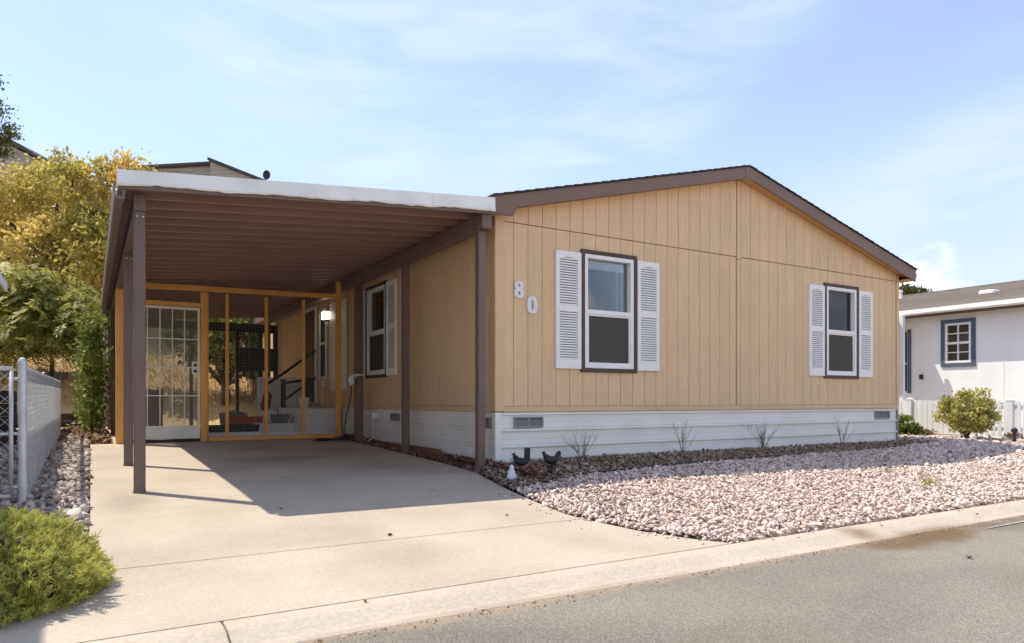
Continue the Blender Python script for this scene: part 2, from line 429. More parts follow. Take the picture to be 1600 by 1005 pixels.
MT['stain'] = pm('oil stain', (0.24, 0.205, 0.165), (0.30, 0.26, 0.21), scale=8, rough=0.7)

# ------------------------------------------------------------------ mesh helpers
WORLD = {}


class MB:
    def __init__(self):
        self.v, self.f = [], []

    def poly(self, pts, faces):
        o = len(self.v)
        self.v += [tuple(p) for p in pts]
        self.f += [tuple(i + o for i in f) for f in faces]
        return self

    def hexa(self, p):
        return self.poly(p, [(0, 3, 2, 1), (4, 5, 6, 7), (0, 1, 5, 4), (1, 2, 6, 5), (2, 3, 7, 6), (3, 0, 4, 7)])

    def box(self, x0, x1, y0, y1, z0, z1):
        return self.hexa([(x0, y0, z0), (x1, y0, z0), (x1, y1, z0), (x0, y1, z0), (x0, y0, z1), (x1, y0, z1), (x1, y1, z1), (x0, y1, z1)])

    def prism(self, poly, fn, a, b):
        """poly of (p,q); fn(p,q,t) -> xyz; extruded t from a to b"""
        n = len(poly)
        pts = [fn(p, q, a) for p, q in poly] + [fn(p, q, b) for p, q in poly]
        return self.poly(pts, [tuple(range(n))[::-1], tuple(range(n, 2 * n))] + [(i, (i + 1) % n, n + (i + 1) % n, n + i) for i in range(n)])

    def tube(self, pts, radii, n=8, cap=True):
        pts = [Vector(p) for p in pts]
        if isinstance(radii, (int, float)):
            radii = [radii] * len(pts)
        rings = []
        prev = None
        for i, p in enumerate(pts):
            d = (pts[min(i + 1, len(pts) - 1)] - pts[max(i - 1, 0)])
            d = d.normalized() if d.length > 1e-9 else Vector((0, 0, 1))
            if prev is None:
                a = d.cross(Vector((0, 0, 1)))
                if a.length < 0.05:
                    a = d.cross(Vector((1, 0, 0)))
            else:
                a = prev - d * prev.dot(d)
            a.normalize()
            prev = a
            b = d.cross(a)
            rings.append([p + (a * math.cos(2 * math.pi * k / n) + b * math.sin(2 * math.pi * k / n)) * radii[i] for k in range(n)])
        faces = []
        for i in range(len(rings) - 1):
            for k in range(n):
                faces.append((i * n + k, i * n + (k + 1) % n, (i + 1) * n + (k + 1) % n, (i + 1) * n + k))
        if cap:
            faces.append(tuple(range(n))[::-1])
            faces.append(tuple((len(rings) - 1) * n + k for k in range(n)))
        return self.poly([p for r in rings for p in r], faces)

    def lathe(self, prof, c, n=16):
        pts = []
        for r, z in prof:
            pts += [(c[0] + r * math.cos(2 * math.pi * k / n), c[1] + r * math.sin(2 * math.pi * k / n), c[2] + z) for k in range(n)]
        faces = []
        for i in range(len(prof) - 1):
            for k in range(n):
                faces.append((i * n + k, i * n + (k + 1) % n, (i + 1) * n + (k + 1) % n, (i + 1) * n + k))
        faces.append(tuple(range(n))[::-1])
        faces.append(tuple((len(prof) - 1) * n + k for k in range(n)))
        return self.poly(pts, faces)

    def grid(self, us, vs, filled, fn, d0, d1):
        """plate with openings: cells of us x vs that are filled(i,j), between depth d0 and d1 (shared vertices)"""
        nu, nv = len(us), len(vs)
        idx = {}
        pts, faces = [], []

        def V(i, j, k):
            if (i, j, k) not in idx:
                idx[(i, j, k)] = len(pts)
                pts.append(fn(us[i], vs[j], d1 if k else d0))
            return idx[(i, j, k)]
        F = lambda i, j: 0 <= i < nu - 1 and 0 <= j < nv - 1 and filled(i, j)
        for i in range(nu - 1):
            for j in range(nv - 1):
                if not F(i, j):
                    continue
                faces.append((V(i, j, 1), V(i + 1, j, 1), V(i + 1, j + 1, 1), V(i, j + 1, 1)))
                faces.append((V(i, j, 0), V(i, j + 1, 0), V(i + 1, j + 1, 0), V(i + 1, j, 0)))
                if not F(i - 1, j): faces.append((V(i, j, 0), V(i, j, 1), V(i, j + 1, 1), V(i, j + 1, 0)))
                if not F(i + 1, j): faces.append((V(i + 1, j, 0), V(i + 1, j + 1, 0), V(i + 1, j + 1, 1), V(i + 1, j, 1)))
                if not F(i, j - 1): faces.append((V(i, j, 0), V(i + 1, j, 0), V(i + 1, j, 1), V(i, j, 1)))
                if not F(i, j + 1): faces.append((V(i, j + 1, 0), V(i, j + 1, 1), V(i + 1, j + 1, 1), V(i + 1, j + 1, 0)))
        return self.poly(pts, faces)

    def ubox(self, u0, u1, v0, v1, d0, d1, fn):
        return self.hexa([fn(u0, v0, d0), fn(u1, v0, d0), fn(u1, v0, d1), fn(u0, v0, d1), fn(u0, v1, d0), fn(u1, v1, d0), fn(u1, v1, d1), fn(u0, v1, d1)])

    def build(self, name, mat, parent=None, bevel=0.0, smooth=False, kind=None, label=None, cat=None, group=None, recalc=True):
        v = np.array(self.v, dtype=float)
        lo, hi = v.min(0), v.max(0)
        org = np.array([(lo[0] + hi[0]) / 2, (lo[1] + hi[1]) / 2, lo[2]])
        me = bpy.data.meshes.new(name)
        me.from_pydata([tuple(p) for p in (v - org)], [], self.f)
        if recalc or bevel:
            bm = bmesh.new()
            bm.from_mesh(me)
            bmesh.ops.recalc_face_normals(bm, faces=bm.faces)
            if bevel:
                ed = [e for e in bm.edges if len(e.link_faces) == 2 and e.calc_face_angle(0) > 0.5]
                bmesh.ops.bevel(bm, geom=ed, offset=bevel, segments=1, affect='EDGES', clamp_overlap=True)
            bm.to_mesh(me)
            bm.free()
        me.materials.append(MT[mat])
        if smooth:
            me.polygons.foreach_set('use_smooth', [True] * len(me.polygons))
        me.update()
        return link(name, me, org, parent, kind, label, cat, group)


def link(name, me, org, parent=None, kind=None, label=None, cat=None, group=None):
    o = bpy.data.objects.new(name, me)
    col.objects.link(o)
    WORLD[o.name] = np.array(org, dtype=float)
    if parent is not None:
        o.parent = parent
        o.location = tuple(np.array(org) - WORLD[parent.name])
    else:
        o.location = tuple(org)
    tag(o, label, cat, group, kind)
    return o


def tag(o, label=None, cat=None, group=None, kind=None):
    if label: o['label'] = label
    if cat: o['category'] = cat
    if group: o['group'] = group
    if kind: o['kind'] = kind
    return o


def thing(name, label, cat, loc, group=None):
    return link(name, None, loc, None, None, label, cat, group)


def fast_mesh(name, verts, faces_n, nper, mat, parent=None, kind=None, label=None, cat=None, smooth=False, group=None):
    """big meshes from numpy: faces_n (F,nper) index array"""
    verts = np.asarray(verts, dtype=np.float64)
    lo, hi = verts.min(0), verts.max(0)
    org = np.array([(lo[0] + hi[0]) / 2, (lo[1] + hi[1]) / 2, lo[2]])
    me = bpy.data.meshes.new(name)
    nf = len(faces_n)
    me.vertices.add(len(verts))
    me.vertices.foreach_set('co', (verts - org).astype(np.float32).ravel())
    me.loops.add(nf * nper)
    me.loops.foreach_set('vertex_index', np.asarray(faces_n, dtype=np.int32).ravel())
    me.polygons.add(nf)
    me.polygons.foreach_set('loop_start', np.arange(0, nf * nper, nper, dtype=np.int32))
    me.polygons.foreach_set('loop_total', np.full(nf, nper, dtype=np.int32))
    if smooth:
        me.polygons.foreach_set('use_smooth', np.ones(nf, dtype=bool))
    me.update(calc_edges=True)
    me.validate()
    me.materials.append(MT[mat])
    return link(name, me, org, parent, kind, label, cat, group)


FY = lambda u, v, d: (u, -d, v)          # wall facing the street (plane y = 0)
FX = lambda u, v, d: (-d, u, v)          # wall facing the carport (plane x = 0)

# ------------------------------------------------------------------ levels
def sstep(a, b, x):
    t = min(max((x - a) / (b - a), 0.0), 1.0)
    return t * t * (3 - 2 * t)


def drv(y):
    return -0.09 + (0.034 * min(y, 5.0) if y > 0 else 0.05 * y)


def yard(x, y):
    """gravel / bed level in front of the house"""
    z = float(np.interp(y, [-3.7, -2.5, -1.0, -0.35, 0.0], [-0.262, -0.165, -0.045, 0.005, 0.0]))
    k = sstep(-0.75, 0.5, x)
    if y < 0.2:
        return drv(y) * (1 - k) + z * k + (0.012 if x < -0.2 else 0)
    return z if x > 0 else max(drv(y) + 0.015, 0.0 - 0.06 * (x < -0.3))


def hill(x, y):
    r = float(np.interp(y, [11.0, 12.6, 13.2, 16, 22, 32, 46, 70, 200], [0.05, 0.15, 0.55, 1.6, 4.2, 8.6, 13.4, 14.0, 14.0]))
    k = 1 - sstep(9, 30, x) * 0.85
    return 0.1 + (r - 0.1) * k


# ------------------------------------------------------------------ the setting
# big ground sheet
def height_sheet(name, xs, ys, zf, mat, kind='structure'):
    X, Y = np.meshgrid(xs, ys)
    Z = np.vectorize(zf)(X, Y)
    v = np.stack([X.ravel(), Y.ravel(), Z.ravel()], 1)
    nx, ny = len(xs), len(ys)
    i = np.arange((nx - 1) * (ny - 1))
    a = (i // (nx - 1)) * nx + i % (nx - 1)
    f = np.stack([a, a + 1, a + 1 + nx, a + nx], 1)
    return fast_mesh(name, v, f, 4, mat, kind=kind, smooth=True)


def ground_z(x, y):
    if y < -10.3: return -0.36
    if y < -3.6: return -0.50
    if x < -4.02 and y < 12: return drv(y) - 0.045
    if x < 0.1 and y < 12: return drv(y) - 0.16
    return min(yard(x, min(y, 0)), 0.0) - 0.035


height_sheet('ground', list(np.linspace(-300, -20, 8)) + list(np.arange(-16, -6, 2.0)) + list(np.arange(-6, 2, 0.25)) + list(np.arange(2, 16, 1.0)) + list(np.linspace(16, 400, 12)),
             list(np.linspace(-300, -20, 8)) + list(np.arange(-14, -5, 1.0)) + [-4.6, -4.0, -3.62, -3.6, -3.3] + list(np.arange(-3, 3, 0.25)) + list(np.arange(3, 14, 1.0)) + list(np.linspace(14, 420, 10)), ground_z, 'ground')
height_sheet('hillside', list(np.linspace(-220, -22, 10)) + list(np.arange(-20, 20, 0.7)) + list(np.linspace(21, 260, 24)),
             list(np.arange(11.6, 24, 0.4)) + list(np.linspace(25, 70, 24)) + [100, 200, 400],
             lambda x, y: hill(x, y) + (0.10 * math.sin(x * 1.7 + y * 0.6) * math.sin(y * 1.1 - x * 0.4) + 0.05 * math.sin(x * 4.1) * math.sin(y * 3.3)) * min(1, max(0, (y - 13) / 3)), 'hill')

# street, curb, driveway
MB().box(-90, 120, -10.4, -4.0, -0.55, -0.315).build('street', 'asphalt', kind='structure')
ys_ = np.linspace(-4.0, -10.3, 40)
seam = [(-0.32 + 0.30 * (1 - (y + 10.3) / 6.3) ** 0.5 + 0.05 * math.sin(y * 3.1) + rng.normal(0, 0.012), y) for y in ys_]
mk = MB()
pl_ = seam + [(90, -10.3), (90, -4.0)]
mk.poly([(x, y, -0.311) for x, y in pl_], [tuple(range(len(pl_)))])
mk.build('street_resurfacing', 'asphalt_new', kind='structure')
MB().poly([(2.2, -4.165, -0.3085), (3.2, -4.145, -0.3085), (9, -4.14, -0.3085), (9, -4.175, -0.3085), (3.2, -4.178, -0.3085), (2.2, -4.180, -0.3085)], [tuple(range(6))]).build('road_line', 'road_paint', kind='structure')

curb = thing('kerb', None, None, (0, -3.85, -0.3)); curb['kind'] = 'structure'
prof = [(-3.655, -0.272), (-3.74, -0.268), (-3.80, -0.272), (-3.86, -0.288), (-3.92, -0.303), (-4.005, -0.309), (-4.02, -0.40), (-3.655, -0.42)]
edges = [-16, -13, -10, -7, -4.62, -3.52, -0.02, 2.98, 5.98, 8.98, 12, 15, 18, 24, 30]
for a, b in zip(edges[:-1], edges[1:]):
    m = MB()
    m.prism(prof, lambda p, q, t: (t, p, q), a + 0.004, b - 0.004)
    m.build('kerb_stone', 'curb', curb, bevel=0.006)
# driveway slabs
drive = thing('driveway', None, None, (-2.2, 0, -0.1)); drive['kind'] = 'structure'
ry = [-3.64, -3.42, -3.08, -2.56, -2.33, -1.72, -1.06, 0.0, 1.04, 2.1, 3.2, 4.0, 5.0]
rx = [-0.19, -0.35, -0.53, -0.66, -0.68, -0.61, -0.50, -0.27, -0.24, -0.25, -0.28, -0.31, -0.33]
ly = [-3.64, -3.3, -3.0, -2.6, -1.0, 5.0]
lx = [-4.75, -4.40, -4.16, -4.05, -4.03, -4.03]


def slab(y0, y1, name='concrete_slab'):
    ys = sorted(set([y0, y1] + [y for y in ry + ly if y0 < y < y1] + list(np.linspace(y0, y1, 8))))
    us = np.linspace(0, 1, 9)
    m = MB()
    top, bot = [], []
    for y in ys:
        a, b = np.interp(y, ly, lx), np.interp(y, ry, rx)
        for u in us:
            x = a + (b - a) * u
            top.append((x, y, drv(y)))
            bot.append((x, y, drv(y) - 0.12))
    n = len(us)
    f = []
    N = len(top)
    for j in range(len(ys) - 1):
        for i in range(n - 1):
            k = j * n + i
            f.append((k, k + 1, k + n + 1, k + n))
            f.append((N + k, N + k + n, N + k + n + 1, N + k + 1))
    rim = [i for i in range(n)] + [j * n + n - 1 for j in range(1, len(ys))] + [(len(ys) - 1) * n + i for i in range(n - 2, -1, -1)] + [j * n for j in range(len(ys) - 2, 0, -1)]
    for i in range(len(rim)):
        a, b = rim[i], rim[(i + 1) % len(rim)]
        f.append((a, N + a, N + b, b))
    m.poly(top + bot, f)
    return m.build(name, 'concrete', drive)


slab(-3.645, -2.555)
slab(-2.545, -0.003)
slab(0.003, 4.995)
MB().poly([(-4.2, -3.63, drv(-3.63) - 0.018), (-0.2, -3.63, drv(-3.63) - 0.018), (-0.2, 0.1, drv(0) - 0.018), (-4.2, 0.1, drv(0) - 0.018)], [(0, 1, 2, 3)]).build('joint_bed', 'joint', drive)
MB().box(-3.72, 0.0, 5.003, 11.4, -0.1, 0.079).build('porch_floor', 'concrete', kind='structure')

# ------------------------------------------------------------------ stones and chips
def ico():
    t = (1 + 5 ** 0.5) / 2
    v = np.array([(-1, t, 0), (1, t, 0), (-1, -t, 0), (1, -t, 0), (0, -1, t), (0, 1, t), (0, -1, -t), (0, 1, -t), (t, 0, -1), (t, 0, 1), (-t, 0, -1), (-t, 0, 1)], float)
    v /= np.linalg.norm(v[0])
    f = np.array([(0, 11, 5), (0, 5, 1), (0, 1, 7), (0, 7, 10), (0, 10, 11), (1, 5, 9), (5, 11, 4), (11, 10, 2), (10, 7, 6), (7, 1, 8), (3, 9, 4), (3, 4, 2), (3, 2, 6), (3, 6, 8), (3, 8, 9), (4, 9, 5), (2, 4, 11), (6, 2, 10), (8, 6, 7), (9, 8, 1)])
    return v, f


def rotmats(n, tilt=1.0):
    q = rng.normal(size=(n, 4))
    q[:, 1:3] *= tilt
    q /= np.linalg.norm(q, axis=1)[:, None]
    w, x, y, z = q.T
    return np.stack([np.stack([1 - 2 * (y * y + z * z), 2 * (x * y - z * w), 2 * (x * z + y * w)], 1),
                     np.stack([2 * (x * y + z * w), 1 - 2 * (x * x + z * z), 2 * (y * z - x * w)], 1),
                     np.stack([2 * (x * z - y * w), 2 * (y * z + x * w), 1 - 2 * (x * x + y * y)], 1)], 1)


def stones(name, P, size, mat, label, cat, jitter=0.34, flat=0.50):
    """P (n,3) positions, size (n,) radius"""
    bv, bf = ico()
    n = len(P)
    V = bv[None] * (1 + rng.normal(0, jitter, (n, 12, 1)))
    sc3 = np.stack([rng.uniform(0.8, 1.35, n), rng.uniform(0.7, 1.1, n), rng.uniform(flat - 0.15, flat + 0.2, n)], 1)
    V = V * sc3[:, None, :]
    V = np.einsum('nij,nkj->nki', rotmats(n, 0.35), V) * size[:, None, None] + P[:, None, :]
    F = (bf[None] + (np.arange(n) * 12)[:, None, None]).reshape(-1, 3)
    return fast_mesh(name, V.reshape(-1, 3), F, 3, mat, kind='stuff', label=label, cat=cat)


def chips(name, P, size, mat, label, cat, aspect=(2.4, 1.0, 0.3)):
    bv = np.array([(-1, -.6, 0), (1, -.8, 0), (.8, .7, 0), (-.9, .8, 0), (-.8, -.5, 1), (.8, -.6, 1), (.7, .5, 1), (-.7, .6, 1)], float)
    bf = np.array([(0, 3, 2, 1), (4, 5, 6, 7), (0, 1, 5, 4), (1, 2, 6, 5), (2, 3, 7, 6), (3, 0, 4, 7)])
    n = len(P)
    V = bv[None] * (1 + rng.normal(0, 0.15, (n, 8, 1))) * np.array(aspect)[None, None] * rng.uniform(0.6, 1.3, (n, 1, 3))
    V = np.einsum('nij,nkj->nki', rotmats(n, 0.35), V) * size[:, None, None] + P[:, None, :]
    F = (bf[None] + (np.arange(n) * 8)[:, None, None]).reshape(-1, 4)
    return fast_mesh(name, V.reshape(-1, 3), F, 4, mat, kind='stuff', label=label, cat=cat)


mulch_x = [-0.75, -0.14, 0.32, 1.85, 2.67, 3.6, 6.59, 7.3, 8.6]
mulch_y = [-1.30, -1.21, -1.13, -0.94, -0.86, -0.82, -0.72, -0.60, -0.45]
vyard = np.vectorize(yard)


def scatter(x0, x1, y0, y1, n):
    return rng.uniform(x0, x1, n), rng.uniform(y0, y1, n)


def jgrid(x0, x1, y0, y1, s):
    gx, gy = np.meshgrid(np.arange(x0, x1, s), np.arange(y0, y1, s * 0.9))
    return (gx + rng.uniform(-.5, .5, gx.shape) * s).ravel(), (gy + rng.uniform(-.5, .5, gy.shape) * s).ravel()


def gravel_ok(x, y):
    a = (y > -3.64) & (y < np.where(x < 8.3, np.interp(x, mulch_x, mulch_y), np.where(x < 10.7, 3.2, -0.9)))
    return a & (x > np.interp(y, ry, rx) + 0.015)


x, y = jgrid(-0.7, 6.2, -3.66, -0.5, 0.0285)
k = gravel_ok(x, y); x, y = x[k], y[k]
sz = np.clip(rng.gamma(6, 1 / 6, len(x)), 0.4, 1.9) * 0.0155
x2, y2 = jgrid(6.2, 16, -3.66, 3.2, 0.047)
k = gravel_ok(x2, y2); x2, y2 = x2[k], y2[k]
sz2 = np.clip(rng.gamma(5, 1 / 5, len(x2)), 0.35, 2.2) * 0.0245
x, y, sz = np.concatenate([x, x2]), np.concatenate([y, y2]), np.concatenate([sz, sz2])
z = vyard(x, y) + rng.uniform(-0.016, 0.016, len(x))
stones('gravel', np.stack([x, y, z], 1), sz, 'stones', 'pinkish white landscaping stones spread across the front yard', 'gravel')
# side strip between drive and chain link fence
x, y = jgrid(-4.50, -4.02, -2.6, 8.2, 0.042)
x3, y3 = jgrid(-6.4, -4.5, -0.9, 5.0, 0.06)
x, y = np.concatenate([x, x3]), np.concatenate([y, y3])
k = x < np.interp(y, ly, lx) - 0.012
x, y = x[k], y[k]
z = np.vectorize(drv)(y) + rng.uniform(-0.03, 0.015, len(x))
stones('side_gravel', np.stack([x, y, z], 1), rng.gamma(9, 1 / 9, len(x)) * 0.028, 'grey_stones', 'grey pink stones in the strip beside the chain link fence', 'gravel')
# bark mulch
x, y = scatter(-0.72, 8.6, -1.32, -0.015, 17000)
k = (y > np.interp(x, mulch_x, mulch_y) - 0.03) & (x > np.interp(y, ry, rx) + 0.02)
x, y = x[k], y[k]
z = vyard(x, y) + rng.uniform(-0.015, 0.03, len(x))
chips('mulch', np.stack([x, y, z], 1), rng.uniform(0.008, 0.017, len(x)), 'mulch', 'dark brown bark mulch along the white skirting', 'mulch')
x, y = scatter(-0.5, -0.01, -1.15, 5.3, 6500)
k = (x > np.interp(y, ry, rx) + 0.02)
x, y = x[k], y[k]
z = np.array([max(drv(b) + 0.01, 0.0 if a > -0.15 else drv(b)) for a, b in zip(x, y)]) + rng.uniform(-0.01, 0.025, len(x))
chips('red_mulch', np.stack([x, y, z], 1), rng.uniform(0.008, 0.018, len(x)), 'red_mulch', 'reddish bark chips between driveway and carport wall', 'mulch')
MB().poly([(-0.255, -0.02, -0.085), (0.0, -0.02, -0.012), (0.0, 5.3, 0.04), (-0.315, 5.0, 0.06), (-0.29, 4, 0.03), (-0.235, 2, -0.04), (-0.23, 1, -0.07)], [(0, 1, 2, 3, 4, 5, 6)]).build('bed_soil', 'soil', kind='structure')
ms = MB()
mx_ = np.linspace(-0.72, 8.6, 40)
for i in range(39):
    a, b = mx_[i], mx_[i + 1]
    ya, yb = np.interp(a, mulch_x, mulch_y), np.interp(b, mulch_x, mulch_y)
    for j in range(6):
        t0, t1 = j / 6, (j + 1) / 6
        q = [(a, ya * (1 - t0)), (b, yb * (1 - t0)), (b, yb * (1 - t1)), (a, ya * (1 - t1))]
        if min(p[0] - np.interp(p[1], ry, rx) for p in q) < 0.0: continue
        ms.poly([(p[0], p[1], yard(*p) - 0.008) for p in q], [(0, 1, 2, 3)])
ms.build('mulch_soil', 'soil', kind='structure')
# leaf litter at the end of the side path
x, y = scatter(-4.5, -3.75, 6.0, 12.0, 3800)
z = np.array([drv(b) for b in y]) + rng.uniform(-0.01, 0.03, len(x))
chips('leaf_litter', np.stack([x, y, z], 1), rng.uniform(0.015, 0.035, len(x)), 'litter', 'dry brown leaf litter at the far end of the side path', 'leaf litter', aspect=(1.6, 1.0, 0.08))
# grit in the gutter and a few stones spilled over the edges
x = rng.uniform(-5, 9, 900); y = -4.03 + np.abs(rng.normal(0, 0.05, 900)) * rng.choice([-1, 0.4], 900)
stones('gutter_grit', np.stack([x, y, np.full(900, -0.309)], 1), rng.uniform(0.002, 0.007, 900), 'grey_stones', 'fine grit gathered in the gutter along the kerb', 'grit')
yy_ = rng.uniform(-3.6, -1.3, 60)
xs_ = np.interp(yy_, ry, rx) - np.abs(rng.normal(0, 0.10, 60)) - 0.01
xk_ = rng.uniform(0, 9, 70); yk_ = -3.68 - np.abs(rng.normal(0, 0.06, 70))
stones('spilled_stones', np.concatenate([np.stack([xs_, yy_, np.vectorize(drv)(yy_) + 0.004], 1), np.stack([xk_, yk_, np.full(70, -0.266)], 1)]), rng.uniform(0.006, 0.015, 130), 'stones', 'loose pink stones spilled onto the drive and kerb', 'gravel')
# dark edging strip
me_ = MB()
ex = np.linspace(0.2, 4.4, 24)
me_.tube([(a, np.interp(a, mulch_x, mulch_y) - 0.02 + 0.015 * math.sin(a * 5), yard(a, np.interp(a, mulch_x, mulch_y)) + 0.018) for a in ex], 0.014, 6)
me_.build('edging_strip', 'black', label='thin black edging strip between the mulch and the gravel', cat='edging')
m = MB(); m.box(-0.16, -0.06, 1.35, 4.3, -0.02, 0.085)
m.build('edging_timber', 'red_timber', bevel=0.006, label='reddish timber lying along the skirting under the carport', cat='timber')

# ------------------------------------------------------------------ the house
HW, HL = 8.13, 17.0
house = thing('mobile_home', 'tan double wide mobile home with brown trim and white skirting', 'house', (4.06, 8.5, 0))
RIDGE = 4.07


def roof_top(x):
    return 4.10 - (abs(x - RIDGE)) * (1.06 / 4.23)


def wall_top(x):
    return roof_top(x) - 0.155


WINS = [(1.21, 2.12, 1.085, 2.62), (6.05, 6.96, 1.085, 2.62)]
SWINS = [(3.45, 4.42, 1.10, 2.63)]

# backing walls with real window openings
gw = MB()
us = sorted([0.02, HW - 0.02, RIDGE] + [w for W in WINS for w in W[:2]])
us = [0.02, 1.24, 2.09, RIDGE, 6.08, 6.93, HW - 0.02]
vs = [0.60, 1.11, 2.59, 2.78]
gw.grid(us, vs, lambda i, j: not (j == 1 and i in (1, 4)), FY, -0.10, -0.014)
wall_g = gw.build('gable_wall', 'siding_back', house)
MB().prism([(0.02, 2.775), (HW - 0.02, 2.775), (HW - 0.02, wall_top(HW) - 0.01), (RIDGE, wall_top(RIDGE) - 0.01), (0.02, wall_top(0) - 0.01)], lambda p, q, t: (p, t, q), 0.0145, 0.1).build('gable_backing', 'siding_back', wall_g)
SEAM = 2.822
PITCH = 0.2032


def board(a, b, z0, ztop, wins, fn, parent, d1, mat='siding'):
    """one siding board from a to b, cut around window openings; ztop is a function of u"""
    segs = []
    cut = None
    for (wa, wb, w0, w1) in wins:
        wa, wb, w0, w1 = wa + 0.03, wb - 0.03, w0 + 0.03, w1 - 0.03
        if b <= wa or a >= wb or z0 > w1 or ztop(a) < w0:
            continue
        cut = (wa, wb, w0, w1)
    if not cut:
        segs.append([(a, z0), (b, z0), (b, ztop(b)), (a, ztop(a))])
    else:
        wa, wb, w0, w1 = cut
        if a < wa:
            segs.append([(a, z0), (b, z0), (b, w0), (wa, w0), (wa, w1), (b, w1), (b, ztop(b)), (a, ztop(a))])
        elif b > wb:
            segs.append([(a, z0), (b, z0), (b, ztop(b)), (a, ztop(a)), (a, w1), (wb, w1), (wb, w0), (a, w0)])
        else:
            segs.append([(a, z0), (b, z0), (b, w0), (a, w0)])
            segs.append([(a, w1), (b, w1), (b, ztop(b)), (a, ztop(a))])
    for s_ in segs:
        MB().prism(s_, fn, -0.014, d1).build('siding_board', mat, parent)


G = 0.0035
i = 0
xe = [0.10] + [0.10 + 0.135 + PITCH * k for k in range(19)] + [4.025]
xe2 = [4.037, 4.12] + [4.12 + PITCH * k for k in range(1, 20)] + [HW - 0.055]
xe2 = [v for v in xe2 if v <= HW - 0.05]
for L, dd in ((xe, 0.0), (xe2, 0.005)):
    for a, b in zip(L[:-1], L[1:]):
        if b - a < 0.02: continue
        sm = SEAM - (0.03 if (dd and a < 4.1) else 0)
        board(a + G, b - G, 0.665, lambda u: sm - 0.006, WINS, FY, wall_g, dd)
        MB().prism([(a + G, sm + 0.004), (b - G, sm + 0.004), (b - G, wall_top(b - G)), (a + G, wall_top(a + G))], FY, -0.014, dd + 0.007).build('siding_board', 'siding', wall_g)
for a, b in [(0.10, 2.46), (2.465, 5.0), (5.005, 6.06), (6.065, HW - 0.02)]:
    m = MB(); m.ubox(a, b, 0.592, 0.660, -0.012, 0.016 + (0.002 if a > 5 else 0), FY); m.build('bottom_trim', 'tan_trim', wall_g, bevel=0.003)
# corner trims
m = MB(); m.box(-0.022, 0.097, -0.022, 0.0, 0.600, wall_top(0) - 0.0); m.build('corner_trim', 'tan_trim', house, bevel=0.003)
m = MB(); m.box(-0.022, -0.001, 0.002, 0.09, 0.600, 2.86); m.build('corner_trim', 'tan_trim', house, bevel=0.003)
m = MB(); m.box(HW - 0.05, HW + 0.02, -0.022, 0.09, 0.600, wall_top(HW)); m.build('corner_trim', 'tan_trim', house, bevel=0.003)
# side wall
sw = MB()
sw.grid([0.1, 3.48, 4.39, HL], [0.60, 1.13, 2.60, 2.90], lambda i, j: not (i == 1 and j == 1), FX, -0.10, -0.014)
wall_s = sw.build('side_wall', 'siding_back', house)
ye = [0.09 + PITCH * k for k in range(0, 60)]
for a, b in zip(ye[:-1], ye[1:]):
    if 2.27 < a < 2.5: a += 0.0
    board(a + G, b - G, 0.665, lambda u: 2.86, SWINS, FX, wall_s, 0.0 + (0.006 if a < 2.3 else 0))
m = MB(); m.ubox(0.09, 12.2, 0.592, 0.660, -0.012, 0.014, FX); m.build('bottom_trim', 'tan_trim', wall_s, bevel=0.003)
MB().box(HW - 0.10, HW, 0.1, HL, 0.0, 2.9).build('far_side_wall', 'siding', house)
MB().prism([(0, 0), (HW, 0), (HW, wall_top(HW)), (RIDGE, wall_top(RIDGE)), (0, wall_top(0))], lambda p, q, t: (p, t, q), HL - 0.1, HL).build('rear_wall', 'siding', house)
MB().box(0.1, HW - 0.1, 0.1, HL - 0.1, 0.5, 0.6).build('interior_floor', 'interior', house)
MB().box(0.1, HW - 0.1, 2.6, 2.7, 0.6, 2.9).build('interior_partition', 'interior', house)
MB().box(2.9, 3.0, 0.1, 2.6, 0.6, 2.9).build('interior_partition', 'interior', house)
MB().box(0.1, HW - 0.1, 0.1, HL - 0.1, 2.9, 2.95).build('interior_ceiling', 'interior', house)

# skirting: ribbed metal panels
skirt = thing('skirting', None, None, (4, 0, 0)); skirt.parent = house
skirt.location = tuple(np.array([4, 0, 0]) - WORLD[house.name])
rows = [(-0.06, 0.205), (0.205, 0.400), (0.400, 0.592)]


def skirt_profile(z0, z1, big):
    h = z1 - z0
    p = [(-0.03, z0), (-0.008, z0)]
    for t in (0.28, 0.31, 0.34):
        p.append((-0.008 - (0.004 if t == 0.31 else 0), z0 + h * t))
    for t in (0.62, 0.65, 0.68):
        p.append((-0.008 - (0.004 if t == 0.65 else 0), z0 + h * t))
    r = 0.026 if big else 0.005
    p += [(-0.010, z1 - 0.042), (-0.008 + r * 0.85, z1 - 0.036), (-0.008 + r, z1 - 0.022), (-0.008 + r * 0.9, z1 - 0.011), (-0.002, z1 - 0.003), (-0.03, z1 - 0.003)]
    return p


for z0, z1 in rows:
    for a, b in ((0.06, 3.02), (3.021, 6.02), (6.021, HW - 0.03)):
        m = MB(); m.prism(skirt_profile(z0, z1, True), lambda d, zz, t: (t, -d, zz), a, b); m.build('skirting_panel', 'white_metal', skirt)
    for a, b in ((0.06, 3.0), (3.001, 6.0), (6.001, 9.0), (9.001, 12.0)):
        m = MB(); m.prism(skirt_profile(z0 + (0.0), z1, False), lambda d, zz, t: (-d, t, zz), a, b); m.build('skirting_panel', 'white_metal', skirt)
m = MB(); m.box(-0.02, 0.06, -0.02, 0.06, -0.05, 0.590); m.build('corner_post', 'white_metal', skirt, bevel=0.004)
m = MB(); m.box(HW - 0.03, HW + 0.012, -0.018, 0.05, -0.06, 0.590); m.build('corner_post', 'grey_metal', skirt, bevel=0.004)
MB().box(HW - 0.03, HW, 0.05, HL, -0.05, 0.59).build('skirting_panel', 'white_metal', skirt)
MB().box(0.3, HW - 0.2, 0.25, HL - 0.2, -0.05, 0.5).build('crawl_space', 'vent_dark', skirt)


